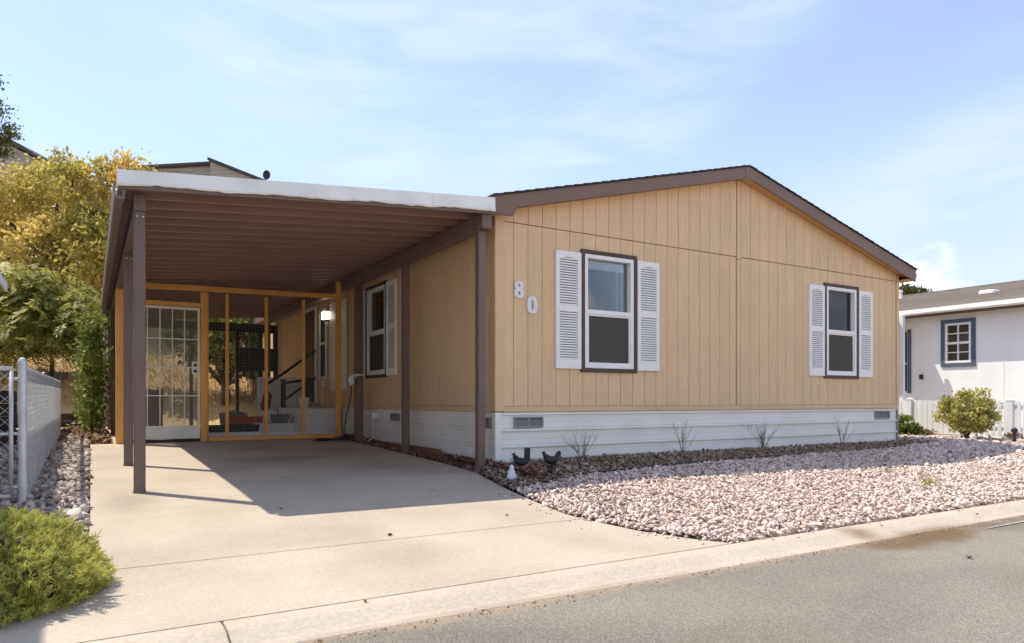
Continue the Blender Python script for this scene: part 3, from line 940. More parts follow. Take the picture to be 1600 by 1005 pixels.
def vent(u0, u1, v0, v1, fn):
    mid = (u0 + u1) / 2
    m = MB(); m.grid([u0, u0 + 0.02, mid - 0.01, mid + 0.01, u1 - 0.02, u1], [v0, v0 + 0.02, v1 - 0.02, v1], lambda i, j: not (j == 1 and i in (1, 3)), fn, -0.004, 0.018)
    o = m.build('vent', 'grey_metal', house)
    m = MB(); m.ubox(u0 + 0.005, u1 - 0.005, v0 + 0.005, v1 - 0.005, -0.007, -0.003, fn); m.build('vent_back', 'vent_dark', o)
    m = MB()
    for k in range(6):
        v = v0 + 0.025 + k * (v1 - v0 - 0.05) / 6
        m.hexa([fn(u0 + 0.01, v, 0.0), fn(u1 - 0.01, v, 0.0), fn(u1 - 0.01, v - 0.008, 0.012), fn(u0 + 0.01, v - 0.008, 0.012),
                fn(u0 + 0.01, v + 0.006, 0.0), fn(u1 - 0.01, v + 0.006, 0.0), fn(u1 - 0.01, v - 0.003, 0.012), fn(u0 + 0.01, v - 0.003, 0.012)])
    m.build('vent_slats', 'grey_metal', o, kind='stuff')


vent(0.24, 0.65, 0.405, 0.535, FY)
vent(7.46, 7.88, 0.415, 0.545, FY)
vent(2.95, 3.30, 0.415, 0.53, FX)
vent(0.12, 0.38, 0.40, 0.53, FX)


def window(u0, u1, v0, v1, fn, curtain=True, mid_t=0.5):
    t = 0.055
    m = MB(); m.grid([u0, u0 + t, u1 - t, u1], [v0, v0 + t * 0.9, v1 - t * 0.9, v1], lambda i, j: not (i == 1 and j == 1), fn, 0.001, 0.032)
    w = m.build('window', 'dark_trim', house, bevel=0.003)
    a, b, c, d = u0 + t + 0.002, u1 - t - 0.002, v0 + t * 0.9 + 0.002, v1 - t * 0.9 - 0.002
    mid = c + (d - c) * mid_t
    f = 0.05
    m = MB(); m.grid([a, a + f, b - f, b], [c, c + f, mid - 0.028, mid + 0.028, d - f, d], lambda i, j: not (i == 1 and j in (1, 3)), fn, -0.075, 0.026)
    m.build('window_frame', 'vinyl', w, bevel=0.003)
    s = 0.022
    m = MB(); m.grid([a + f, a + f + s, b - f - s, b - f], [c + f, c + f + s, mid - 0.028 - s, mid - 0.028], lambda i, j: not (i == 1 and j == 1), fn, -0.03, 0.012)
    m.build('lower_sash', 'vinyl', w)
    m = MB(); m.ubox(a + f, b - f, mid + 0.028, d - f, -0.050, -0.046, fn); m.build('upper_pane', 'glass', w)
    m = MB(); m.ubox(a + f + s, b - f - s, c + f + s, mid - 0.028 - s, -0.024, -0.020, fn); m.build('lower_pane', 'glass', w)
    m = MB(); m.ubox(a + f + s, b - f - s, c + f + s, mid - 0.028 - s, -0.004, -0.003, fn); m.build('insect_screen', 'screen', w)
    # reveal behind the frame, head rail of the raised blind, cords
    m = MB(); m.grid([a - 0.01, a + 0.04, b - 0.04, b + 0.01], [c - 0.01, c + 0.03, d - 0.03, d + 0.01], lambda i, j: not (i == 1 and j == 1), fn, -0.19, -0.078)
    m.build('reveal', 'blind', w)
    if curtain:
        m = MB(); m.ubox(a + 0.06, b - 0.075, d - 0.165, d - 0.045, -0.115, -0.078, fn); m.build('blind', 'blind', w, bevel=0.008)
        q = b - 0.20
        m = MB(); m.tube([fn(q, d - 0.15, -0.08), fn(q + 0.005, mid + 0.03, -0.08)], 0.006, 6); m.build('blind_wand', 'blind', w)
        m = MB(); m.tube([fn(q - 0.13, d - 0.15, -0.09), fn(q - 0.07, d - 0.4, -0.09), fn(q - 0.03, mid + 0.03, -0.09)], 0.0022, 4); m.build('blind_cord', 'blind', w)
    return w


def shutter(u0, u1, v0, v1, fn):
    st = 0.055
    h = v1 - v0
    b0, b1 = v0 + 0.115, v0 + h * 0.485
    b2, b3 = v0 + h * 0.54, v1 - 0.07
    m = MB(); m.grid([u0, u0 + st, u1 - st, u1], [v0, b0, b1, b2, b3, v1], lambda i, j: not (i == 1 and j in (1, 3)), fn, 0.002, 0.036)
    o = m.build('shutter', 'vinyl', house, bevel=0.003)
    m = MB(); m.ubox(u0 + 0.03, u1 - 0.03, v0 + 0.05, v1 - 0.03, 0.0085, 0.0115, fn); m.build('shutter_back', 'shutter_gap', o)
    # arched head of the upper louvre
    n = 10
    a, b = u0 + st, u1 - st
    arc = [(a + (b - a) * k / n, b3 - 0.030 + 0.030 * math.sin(math.pi * k / n) ** 0.8) for k in range(n + 1)]
    MB().prism([(a, b3 + 0.0), *arc[:n // 2 + 1]], fn, 0.012, 0.0345).build('arch_corner', 'vinyl', o)
    MB().prism([(b, b3 + 0.0), *arc[::-1][:n // 2 + 1]], fn, 0.012, 0.0345).build('arch_corner', 'vinyl', o)
    m = MB()
    for lo, hi in ((b0, b1), (b2, b3)):
        k = int((hi - lo) / 0.0300)
        for q in range(k):
            v = lo + (q + 0.05) * (hi - lo) / k
            m.hexa([fn(a, v, 0.022), fn(b, v, 0.022), fn(b, v, 0.032), fn(a, v, 0.032), fn(a, v + 0.0205, 0.012), fn(b, v + 0.0205, 0.012), fn(b, v + 0.0205, 0.0245), fn(a, v + 0.0205, 0.0245)])
    m.build('louvres', 'vinyl', o, kind='stuff')


for (a, b, c, d) in WINS:
    window(a, b, c, d, FY, mid_t=0.495)
    shutter(a - 0.385, a - 0.004, 1.12, 2.565, FY)
    shutter(b + 0.004, b + 0.385, 1.12, 2.565, FY)
window(*SWINS[0], FX, curtain=False, mid_t=0.49)
shutter(3.04, 3.44, 1.12, 2.60, FX)
shutter(4.43, 4.83, 1.12, 2.60, FX)

# house number
def ring(m, outer, inner, fn, d0, d1):
    n = len(outer)
    pts = [fn(*p, d1) for p in outer] + [fn(*p, d1) for p in inner] + [fn(*p, d0) for p in outer] + [fn(*p, d0) for p in inner]
    f = []
    for i in range(n):
        j = (i + 1) % n
        f += [(i, j, n + j, n + i), (2 * n + i, 3 * n + i, 3 * n + j, 2 * n + j), (i, 2 * n + i, 2 * n + j, j), (n + i, n + j, 3 * n + j, 3 * n + i)]
    m.poly(pts, f)


def sup(cx, cz, rx, rz, n=28, e=2.0):
    return [(cx + rx * abs(math.cos(t)) ** (2 / e) * (1 if math.cos(t) >= 0 else -1), cz + rz * abs(math.sin(t)) ** (2 / e) * (1 if math.sin(t) >= 0 else -1)) for t in [2 * math.pi * k / n + 0.01 for k in range(n)]]


m = MB()
ring(m, sup(0.302, 2.088, 0.060, 0.053, e=2.4), sup(0.302, 2.088, 0.017, 0.019), FY, 0.004, 0.026)
ring(m, sup(0.302, 1.995, 0.068, 0.058, e=2.4), sup(0.302, 1.995, 0.020, 0.022), FY, 0.004, 0.0275)
m.build('number_eight', 'white_paint', house, label='white raised numeral 8')
m = MB()
ring(m, sup(0.487, 1.868, 0.070, 0.101, e=3.2), sup(0.487, 1.868, 0.016, 0.058, e=3.0), FY, 0.004, 0.027)
m.build('number_zero', 'white_paint', house, label='white raised numeral 0')

# roof
YF = -0.20
roof = thing('roof', None, None, (4, 8, 3)); roof.parent = house
roof.location = tuple(np.array([4, 8, 3.0]) - WORLD[house.name])
XL, XR = -0.14, 8.36
for xa, xb in ((XL, RIDGE), (RIDGE, XR)):
    za, zb = roof_top(xa), roof_top(xb)
    MB().prism([(xa, za - 0.05), (xb, zb - 0.05), (xb, zb - 0.012), (xa, za - 0.012)], lambda p, q, t: (p, t, q), YF + 0.03, HL + 0.2).build('roof_deck', 'fascia', roof)
    # shingle courses
    n = 30
    for k in range(n):
        ta, tb = k / n, (k + 1) / n
        p0 = (xa + (xb - xa) * ta, za + (zb - za) * ta)
        p1 = (xa + (xb - xa) * tb, za + (zb - za) * tb)
        lift0 = 0.014 if xa == XL else 0.004
        lift1 = 0.004 if xa == XL else 0.014
        ex = 0.012
        if xa == XL: p0 = (p0[0] - ex, p0[1] - ex * 0.25)
        else: p1 = (p1[0] + ex, p1[1] - ex * 0.25)
        MB().prism([(p0[0], p0[1] - 0.011), (p1[0], p1[1] - 0.011), (p1[0], p1[1] + lift1), (p0[0], p0[1] + lift0)], lambda p, q, t: (p, t, q), YF - 0.014 - random.uniform(0, 0.008), HL + 0.2).build('shingle_course', 'shingle', roof)
FH = 0.165
# rake boards: left one ends in a square return
xl = XL
MB().prism([(xl, roof_top(xl) - 0.013), (RIDGE - 0.002, roof_top(RIDGE) - 0.013), (RIDGE - 0.002, roof_top(RIDGE) - FH - 0.013), (0.17, roof_top(0.17) - FH - 0.013), (0.11, 2.838), (xl, 2.838)], lambda p, q, t: (p, t, q), YF, YF + 0.03).build('rake_board', 'fascia', roof, bevel=0.003)
MB().prism([(RIDGE + 0.002, roof_top(RIDGE) - 0.013), (XR, roof_top(XR) - 0.013), (XR, roof_top(XR) - FH - 0.05), (XR - 0.02, roof_top(XR) - FH - 0.05), (RIDGE + 0.002, roof_top(RIDGE) - FH - 0.013)], lambda p, q, t: (p, t, q), YF, YF + 0.03).build('rake_board', 'fascia', roof, bevel=0.003)
MB().prism([(RIDGE - 0.075, roof_top(RIDGE - .075) - 0.02), (RIDGE, roof_top(RIDGE) - 0.02), (RIDGE + 0.075, roof_top(RIDGE + .075) - 0.02), (RIDGE + 0.075, roof_top(RIDGE + .075) - FH - 0.03), (RIDGE, roof_top(RIDGE) - FH - 0.03), (RIDGE - 0.075, roof_top(RIDGE - .075) - FH - 0.03)], lambda p, q, t: (p, t, q), YF - 0.005, YF - 0.0005).build('ridge_cap_plate', 'fascia', roof)
# soffits under the rake
for xa, xb in ((0.1, RIDGE), (RIDGE, XR)):
    MB().prism([(xa, roof_top(xa) - 0.150), (xb, roof_top(xb) - 0.150), (xb, roof_top(xb) - 0.138), (xa, roof_top(xa) - 0.138)], lambda p, q, t: (p, t, q), YF + 0.031, 0.012).build('soffit', 'soffit', roof)
# eaves
MB().box(XR - 0.025, XR, YF + 0.031, HL, roof_top(XR) - 0.20, roof_top(XR) - 0.05).build('eave_board', 'fascia', roof)
MB().box(HW, XR - 0.026, YF + 0.031, HL, roof_top(XR) - 0.20, roof_top(XR) - 0.185).build('soffit', 'soffit', roof)
MB().box(XL, XL + 0.025, YF + 0.031, HL, 2.84, roof_top(XL) - 0.05).build('eave_board', 'fascia', roof)
MB().box(XL + 0.026, 0.0, YF + 0.031, HL, 2.862, 2.875).build('soffit', 'soffit', roof)
m = MB(); m.box(XR + 0.003, XR + 0.11, YF + 0.03, HL, roof_top(XR) - 0.13, roof_top(XR) - 0.055); m.build('gutter', 'gutter_white', roof, bevel=0.01)

# ------------------------------------------------------------------ the carport
car = thing('carport', 'brown metal carport with ribbed roof and white front fascia', 'carport', (-2, 5, -0.05))


def zu(x):
    return 2.545 + 0.079 * (x + 3.84)


XA, XB = -3.84, -0.15
CY1 = 11.5
P = 0.34
ypos = -0.21
for k in range(35):
    y0 = ypos + k * P
    prof = [(y0 + 0.0015, 0.004), (y0 + 0.006, 0.0), (y0 + 0.036, 0.0), (y0 + 0.041, 0.004), (y0 + 0.041, 0.012), (y0 + 0.026, 0.016), (y0 + 0.024, 0.098), (y0 + P * 0.5, 0.092), (y0 + P - 0.004, 0.098), (y0 + P - 0.004, 0.11), (y0 + 0.0015, 0.11)]
    MB().prism(prof, lambda p, q, t: (t, p, zu(t) + q), XA + 0.02, XB).build('roof_panel', 'pan', car)
# white front fascia in two lengths with a worn lower lip
def fascia_piece(xa, xb):
    n = int((xb - xa) / 0.06)
    xs = np.linspace(xa, xb, n + 1)
    m = MB()
    prev = None
    rows_ = []
    for x in xs:
        t = (x + 3.84) / 3.67
        lo = 2.553 + 0.287 * t
        hi = 2.682 + 0.308 * t
        wob = rng.normal(0, 0.0035) + 0.004 * math.sin(x * 7)
        rows_.append([(x, -0.272, hi), (x, -0.276, lo + 0.035), (x, -0.283, lo + 0.028), (x, -0.283, lo + 0.012), (x, -0.272, lo + wob), (x, -0.262, lo + wob), (x, -0.258, hi - 0.002), (x, -0.225, hi + 0.004), (x, -0.225, hi + 0.010)])
    c = len(rows_[0])
    pts = [p for r_ in rows_ for p in r_]
    f = []
    for i in range(len(rows_) - 1):
        for j in range(c):
            f.append((i * c + j, i * c + (j + 1) % c, (i + 1) * c + (j + 1) % c, (i + 1) * c + j))
    f.append(tuple(range(c)))
    f.append(tuple((len(rows_) - 1) * c + j for j in range(c))[::-1])
    m.poly(pts, f)
    return m.build('front_fascia', 'gutter_white', car)


fascia_piece(-3.84, -0.925)
fascia_piece(-0.921, -0.165)
MB().prism([(-0.255, -0.022), (-0.223, -0.022), (-0.223, 0.05), (-0.255, 0.05)], lambda p, q, t: (t, p, zu(t) + q), XA + 0.01, XB).build('front_trim', 'brown', car)
# outer gutter and beam, inner beam
m = MB(); m.prism([(-3.865, 2.585), (-3.855, 2.47), (-3.84, 2.445), (-3.785, 2.445), (-3.775, 2.47), (-3.775, 2.585), (-3.785, 2.585), (-3.787, 2.475), (-3.845, 2.475), (-3.855, 2.585)], lambda p, q, t: (p, t, q), -0.222, CY1); m.build('side_gutter', 'brown', car)
m = MB(); m.box(-3.705, -3.605, -0.06, CY1 - 0.2, 2.405, 2.553); m.build('beam', 'brown', car, bevel=0.004)
m = MB(); m.box(-0.285, -0.165, -0.195, CY1 - 0.2, 2.655, 2.822); m.build('beam', 'brown', car, bevel=0.004)
for xx, yy, top, w in [(-3.655, 0.0, 2.405, 0.046), (-3.655, 2.13, 2.405, 0.046), (-3.655, 8.2, 2.405, 0.046), (-3.655, 11.0, 2.405, 0.046),
                    (-0.235, -0.05, 2.655, 0.045), (-0.235, 2.15, 2.655, 0.045), (-0.225, 4.19, 2.655, 0.06), (-0.235, 11.0, 2.655, 0.045)]:
    base = drv(yy) if xx < -1 else drv(yy) - 0.03
    m = MB(); m.box(xx - w, xx + w, yy - w, yy + w, base, top - 0.001); o = m.build('post', 'brown', car, bevel=0.006)
    if xx < -1 and yy < 3:
        b_ = MB(); b_.box(xx - w - 0.004, xx + w + 0.004, yy - w - 0.004, yy + w + 0.004, base + 0.001, base + 0.02); b_.build('base_plate', 'brown', o)
        for q in (-0.02, 0.025):
            t_ = MB(); t_.tube([(xx + q, yy - w - 0.008, top - 0.05), (xx + q, yy - w + 0.01, top - 0.05)], 0.007, 8); t_.build('bolt', 'galv', o)
m = MB(); m.tube([(-3.80, 9.0, 2.44), (-3.78, 9.0, 2.2), (-3.76, 9.0, 0.28), (-3.82, 8.94, 0.16)], 0.028, 8); m.build('downspout', 'white_metal', car)

# ------------------------------------------------------------------ screened porch at the back of the carport
en = thing('porch_screen', 'orange stained timber screen with wire mesh across the carport', 'porch screen', (-2, 5, 0.09))
Yp = 5.0


def timber(name, x0, x1, z0, z1, y0=Yp - 0.045, y1=Yp + 0.045, mat='orange_wood', par=None):
    m = MB(); m.box(x0, x1, y0, y1, z0, z1)
    return m.build(name, mat, par or en, bevel=0.004)


timber('post', -2.535, -2.445, 0.082, 2.44)
timber('post', -2.443, -2.42, 0.14, 2.44, Yp - 0.035, Yp + 0.04)
for xc in (-2.14, -1.53, -0.92):
    timber('stud', xc - 0.024, xc + 0.024, 0.145, 2.44, Yp - 0.03, Yp + 0.03)
timber('post', -0.355, -0.275, 0.082, 2.80)
timber('post', -3.705, -3.605, 0.082, 2.404, Yp - 0.06, Yp + 0.10)
timber('post', -3.60, -3.52, 0.082, 2.44)
m = MB(); m.hexa([(-3.60, Yp - 0.047, 2.442), (-0.357, Yp - 0.047, 2.505), (-0.357, Yp + 0.047, 2.505), (-3.60, Yp + 0.047, 2.442), (-3.60, Yp - 0.047, 2.522), (-0.357, Yp - 0.047, 2.575), (-0.357, Yp + 0.047, 2.575), (-3.60, Yp + 0.047, 2.522)]); m.build('top_rail', 'orange_wood', en, bevel=0.004)
timber('bottom_rail', -2.418, -0.357, 0.082, 0.144)
timber('door_head', -3.518, -2.537, 2.205, 2.265)
timber('threshold', -3.518, -2.537, 0.082, 0.125, mat='timber')
for k, yy in enumerate((5.5, 6.4, 7.5, 8.8, 10.0)):
    timber('side_post', -3.60, -3.55, 0.082, 2.40, yy - 0.045, yy + 0.045)
timber('side_rail', -3.605, -3.545, 2.30, 2.38, 5.05, 10.9)
bays = [(-2.42, -2.164), (-2.116, -1.554), (-1.506, -0.944), (-0.896, -0.357)]
for a, b in bays:
    m = MB()
    for x in np.arange(a + 0.01, b, 0.051):
        m.box(x - 0.0012, x + 0.0012, Yp + 0.031, Yp + 0.0334, 0.146, 2.44)
    for z in np.arange(0.16, 2.44, 0.051):
        m.box(a, b, Yp + 0.0336, Yp + 0.036, z - 0.0012, z + 0.0012)
    m.build('wire_mesh', 'mesh_wire', en, kind='stuff', recalc=False)
# white security door
dr = timber('security_door', -3.505, -2.545, 0.13, 0.30, Yp - 0.02, Yp + 0.02, mat='white_metal')
x0, x1 = -3.505, -2.545
m = MB(); m.grid([x0, x0 + 0.032, x1 - 0.032, x1], [0.302, 0.335, 2.15, 2.19], lambda i, j: not (i == 1 and j == 1), lambda u, v, d: (u, Yp - d, v), -0.02, 0.02); m.build('door_frame', 'white_metal', dr, bevel=0.004)
for k in range(1, 5):
    x = x0 + 0.05 + k * (x1 - x0 - 0.1) / 5
    m = MB(); m.box(x - 0.007, x + 0.007, Yp - 0.019, Yp - 0.006, 0.335, 2.15); m.build('door_bar', 'white_metal', dr)
for k in range(1, 4):
    z = 0.36 + k * 1.77 / 4
    m = MB(); m.box(x0 + 0.032, x1 - 0.032, Yp - 0.0188, Yp - 0.0055, z - 0.007, z + 0.007); m.build('door_bar', 'white_metal', dr)
MB().box(x0 + 0.031, x1 - 0.031, Yp + 0.004, Yp + 0.006, 0.334, 2.151).build('door_mesh', 'door_screen', dr)
m = MB(); m.box(x1 - 0.12, x1 - 0.02, Yp - 0.032, Yp - 0.024, 1.14, 1.34); lk = m.build('lock_plate', 'white_metal', dr, bevel=0.003)
for z in (1.19, 1.285):
    m = MB(); m.tube([(x1 - 0.07, Yp - 0.033, z), (x1 - 0.07, Yp - 0.07, z)], [0.024, 0.020], 12); m.build('door_knob', 'black', dr)

# things inside the porch
st = thing('porch_steps', 'white painted steps up to the house door behind the screen', 'steps', (-0.6, 7, 0.08))
for (a, b, c, d, z) in [(-1.35, -0.75, 6.3, 7.6, 0.30), (-1.0, -0.78, 7.605, 8.2, 0.52)]:
    m = MB(); m.box(a, b, c, d, 0.081, z); m.build('step', 'white_paint', st, bevel=0.008)
m = MB(); m.box(-0.748, -0.03, 5.75, 7.6, 0.081, 0.585); m.build('landing', 'white_paint', st, bevel=0.008)
m = MB(); m.box(-1.02, -0.05, 8.25, 8.32, 0.081, 1.22); m.build('back_panel', 'white_paint', st, bevel=0.008)
m = MB(); m.box(-0.60, -0.03, 7.605, 8.24, 0.081, 0.585); m.build('landing', 'white_paint', st, bevel=0.008)
hr = thing('handrail', 'black sloping handrail on the white porch steps', 'handrail', (-0.75, 7.2, 0.6))
m = MB(); m.box(-0.78, -0.70, 7.2, 7.28, 0.586, 1.15); m.build('newel', 'black', hr)
m = MB(); m.tube([(-1.05, 7.24, 1.05), (-0.72, 7.24, 1.28), (-0.10, 7.24, 1.75)], 0.03, 6); m.build('rail', 'black', hr)
m = MB(); m.tube([(-0.70, 7.24, 0.75), (-0.10, 7.24, 1.2)], 0.022, 6); m.build('rail', 'black', hr)
m = MB(); m.tube([(-0.70, 7.24, 1.08), (-0.2, 7.24, 1.16)], 0.03, 6); m.build('rail', 'black', hr)
# house door, its trim, porch light, storm panel: fixed to the house wall
dw = MB(); dw.ubox(7.5, 8.4, 0.70, 2.62, 0.010, 0.03, FX); door = dw.build('house_door', 'dark_trim', house)
m = MB(); m.grid([7.42, 7.5, 8.4, 8.48], [0.68, 2.62, 2.70], lambda i, j: not (i == 1 and j == 0), FX, 0.010, 0.045); m.build('door_frame', 'vinyl', door)
m = MB(); m.grid([6.72, 6.78, 7.18, 7.24], [1.15, 1.21, 1.85, 1.90, 2.5, 2.56], lambda i, j: not (i == 1 and j in (1, 3)), FX, 0.010, 0.04); wn_ = m.build('door_light', 'vinyl', house)
m = MB(); m.ubox(6.78, 7.18, 1.2, 2.5, 0.008, 0.0095, FX); m.build('pane', 'vent_dark', wn_)
m = MB(); m.ubox(5.45, 6.45, 0.92, 2.60, 0.010, 0.04, FX); pnl = m.build('storm_panel', 'vinyl', house, bevel=0.004)
m = MB(); m.ubox(6.55, 6.70, 2.28, 2.32, 0.010, 0.10, FX); pl = m.build('porch_light', 'black', house)
m = MB(); m.prism([(6.56, 2.325), (6.69, 2.325), (6.69, 2.47), (6.56, 2.47)], FX, 0.03, 0.13); m.build('lamp_glass', 'lamp', pl)
m = MB()
for u in (6.552, 6.60, 6.65, 6.694):
    m.ubox(u - 0.004, u + 0.004, 2.325, 2.475, 0.131, 0.138, FX)
m.ubox(6.54, 6.71, 2.476, 2.50, 0.01, 0.145, FX)
m.build('lamp_cage', 'black', pl)
m = MB(); m.tube([(-0.02, 6.9, 1.05), (-0.06, 6.88, 0.98), (-0.08, 6.86, 0.75), (-0.05, 6.85, 0.6)], 0.008, 6); m.box(-0.06, -0.01, 6.85, 6.95, 1.02, 1.14)
m.build('outlet', 'vinyl', house)
# pots and boxes
m = MB(); m.prism([(-2.33, 0.081), (-1.50, 0.081), (-1.45, 0.30), (-2.38, 0.30)], lambda p, q, t: (p, t, q), 5.9, 6.2); m.build('planter_box', 'navy', bevel=0.01, label='long dark navy planter box behind the wire screen', cat='planter')
m = MB(); m.prism([(-1.72, 0.081), (-1.22, 0.081), (-1.16, 0.42), (-1.78, 0.42)], lambda p, q, t: (p, t, q), 7.0, 7.4); m.build('terracotta_trough', 'terracotta', bevel=0.015, label='terracotta trough standing behind the navy planter', cat='planter')
m = MB(); m.prism([(-1.10, 0.301), (-0.86, 0.301), (-0.82, 0.47), (-1.14, 0.47)], lambda p, q, t: (p, t, q), 6.35, 6.6); m.build('flower_pot', 'grey_pot', bevel=0.01, label='grey rectangular pot on the lowest white porch step', cat='pot')
MB().lathe([(0.07, 0), (0.10, 0.18), (0.11, 0.2), (0.09, 0.2), (0.085, 0.17)], (-0.62, 6.1, 0.586), 14).build('white_pot', 'white_paint', label='white round pot on the porch landing', cat='pot')
m = MB(); m.tube([(-0.93, 7.9, 0.525), (-0.96, 7.88, 0.62), (-0.93, 7.88, 0.72), (-0.90, 7.88, 0.84), (-0.93, 7.88, 0.92)], [0.05, 0.10, 0.085, 0.095, 0.03], 10); m.build('rooster_ornament', 'rust', smooth=True, label='rusty red carved ornament standing on the upper porch step', cat='ornament')
bv, bf = ico()
m = MB(); m.poly([tuple(p) for p in bv * np.array([0.3, 0.25, 0.28]) * (1 + rng.normal(0, 0.08, (12, 1))) + np.array([-1.45, 8.6, 0.30])], [tuple(f) for f in bf]); m.build('boulder', 'stone_grey', label='grey boulder beside the leaning trunk behind the porch', cat='boulder')
m = MB(); m.box(-2.4, -0.4, 5.30, 5.42, 0.081, 0.20); m.build('floor_curb', 'white_paint', bevel=0.006, label='low white curb on the porch floor behind the screen', cat='curb')
# rear frame of the porch
rf = thing('rear_frame', 'dark timber frame closing the back of the porch', 'timber frame', (-2, 11.2, 0.08))
for xc, w in ((-3.5, 0.05), (-1.98, 0.035), (-0.95, 0.04), (-0.42, 0.06), (-0.05, 0.045)):
    m = MB(); m.box(xc - w, xc + w, 11.05, 11.15, 0.08, 2.60); m.build('post', 'black' if xc > -0.9 else 'timber', rf)
m = MB(); m.box(-3.45, -0.0, 11.151, 11.22, 2.42, 2.62); m.build('header', 'black', rf)
m = MB(); m.box(-0.91, -0.10, 10.99, 11.049, 1.45, 2.02); m.build('dark_panel', 'navy', rf)
m = MB(); m.tube([(-1.985, 9.0, 0.08), (-1.985, 9.0, 2.2)], 0.03, 8); m.build('metal_pole', 'galv', label='pale metal pole standing upright inside the porch', cat='pole')
m = MB(); m.box(-3.35, -2.75, 9.0, 9.5, 0.081, 0.95); m.build('storage_cabinet', 'timber', bevel=0.01, label='dark low cabinet seen through the security door', cat='cabinet')

# cords at the post
m = MB()
pts = [(-0.36, 4.15, 1.12), (-0.35, 4.2, 0.8), (-0.40, 4.3, 0.45), (-0.42, 4.35, 0.14)]
for t in np.linspace(0, 4.4 * math.pi, 50):
    r_ = 0.22 + 0.05 * math.sin(t * 0.7)
    pts.append((-0.62 + r_ * 1.2 * math.cos(t), 4.30 + r_ * 0.8 * math.sin(t), 0.068 + 0.004 * t))
m.tube(pts, 0.009, 6); m.build('extension_cord', 'black', label='black extension cord coiled on the concrete by the post', cat='cord')
m = MB(); m.tube([(-0.30, 4.13, 1.10), (-0.36, 4.08, 1.14), (-0.42, 4.06, 1.08), (-0.40, 4.07, 0.98), (-0.35, 4.09, 1.02), (-0.38, 4.07, 1.12), (-0.26, 4.12, 1.15), (-0.17, 4.12, 1.15)], [0.02, 0.03, 0.03, 0.025, 0.03, 0.03, 0.02, 0.015], 8); m.build('wrapped_cord', 'white_paint', smooth=True, label='white cord bundle tied round the rear carport post', cat='cord')
m = MB(); m.tube([(-0.02, 3.95, 0.47), (-0.08, 3.93, 0.44), (-0.10, 3.85, 0.30), (-0.12, 3.8, 0.12), (-0.2, 3.9, 0.06)], 0.008, 6); m.box(-0.10, -0.005, 3.90, 4.0, 0.44, 0.53)
m.build('white_plug_cord', 'white_paint', label='white plug and cord hanging from the side skirting', cat='cord')

# ------------------------------------------------------------------ ornaments in the bed
def hen(x, y, z, flip, label, tail):
    h = thing('hen_ornament', label, 'ornament', (x, y, z), 'black hen ornaments')
    f = -1 if flip else 1
    d = Vector((0.857, -0.516, 0))     # across the view
    P_ = lambda a, b: (x + d.x * a * f, y + d.y * a * f, z + b)
    m = MB(); m.tube([P_(-0.085, 0.155), P_(-0.06, 0.135), P_(-0.02, 0.12), P_(0.03, 0.125), P_(0.06, 0.16)], [0.012, 0.038, 0.05, 0.042, 0.02], 10); m.build('body', 'black', h, smooth=True)
    m = MB(); m.tube([P_(-0.05, 0.15), P_(-0.085, 0.185), P_(-0.088, 0.205), P_(-0.115, 0.195)], [0.03, 0.022, 0.02, 0.004], 8); m.build('head', 'black', h, smooth=True)
    tl = [P_(0.02, 0.13), P_(0.05, 0.12), P_(0.095, 0.17), P_(0.10, 0.21), P_(0.075, 0.225), P_(0.045, 0.20)] if not tail else [P_(0.02, 0.14), P_(0.085, 0.14), P_(0.09, 0.26), P_(0.08, 0.275), P_(0.035, 0.275), P_(0.022, 0.26)]
    n = len(tl)
    off = Vector((0.516, 0.857, 0)) * 0.010
    m = MB(); m.poly([tuple(Vector(p) - off) for p in tl] + [tuple(Vector(p) + off) for p in tl], [tuple(range(n))[::-1], tuple(range(n, 2 * n))] + [(i, (i + 1) % n, n + (i + 1) % n, n + i) for i in range(n)]); m.build('tail', 'black', h)
    m = MB(); m.tube([P_(0.0, 0.09), P_(0.002, -0.03)], [0.018, 0.012], 8); m.build('stake', 'black', h)


hen(-0.03, -0.62, yard(-0.03, -0.62), False, 'black hen ornament with upright square tail nearer the corner post', True)
hen(0.25, -0.78, yard(0.25, -0.78), False, 'black hen ornament with rounded fan tail beside dry twigs', False)
MB().lathe([(0.055, 0), (0.058, 0.02), (0.035, 0.09), (0.022, 0.115), (0.026, 0.13), (0.016, 0.15), (0.004, 0.155)], (-0.30, -0.85, yard(-0.30, -0.85)), 14).build('cone_ornament', 'white_paint', smooth=True, label='small white cone shaped ornament in the mulch corner', cat='ornament')


def twigs(x, y, h, n, spread, label, seed):
    r_ = random.Random(seed)
    t = thing('dry_shrub', label, 'shrub', (x, y, yard(x, y)), 'bare shrubs along the skirting')
    z = yard(x, y) - 0.01
    m = MB()
    for k in range(n):
        a = r_.uniform(0, 2 * math.pi)
        sp = r_.uniform(0.1, 1.0) * spread
        hh = h * r_.uniform(0.55, 1.0)
        ex_, ey_ = math.cos(a) * sp, math.sin(a) * sp * 0.35
        p = [(x + r_.uniform(-.02, .02), y, z), (x + ex_ * 0.35 + r_.uniform(-.01, .01), y + ey_ * 0.4 - 0.01, z + hh * 0.45), (x + ex_ * 0.7, y + ey_ * 0.8 - 0.01, z + hh * 0.75), (x + ex_ + r_.uniform(-.03, .03), y + ey_, z + hh)]
        p = [(a_, min(b_, -0.03), c_) for a_, b_, c_ in p]
        m.tube(p, [0.0042, 0.0032, 0.0024, 0.0014], 4, cap=False)
        for q in range(2):
            i_ = r_.choice((1, 2)); b0 = Vector(p[i_])
            e = b0 + Vector((r_.uniform(-.08, .08), r_.uniform(-.04, .02), r_.uniform(.05, .14)))
            e.y = min(e.y, -0.03)
            m.tube([b0, e], [0.002, 0.001], 4, cap=False)
    m.build('twig', 'twig', t, recalc=False, kind='stuff')


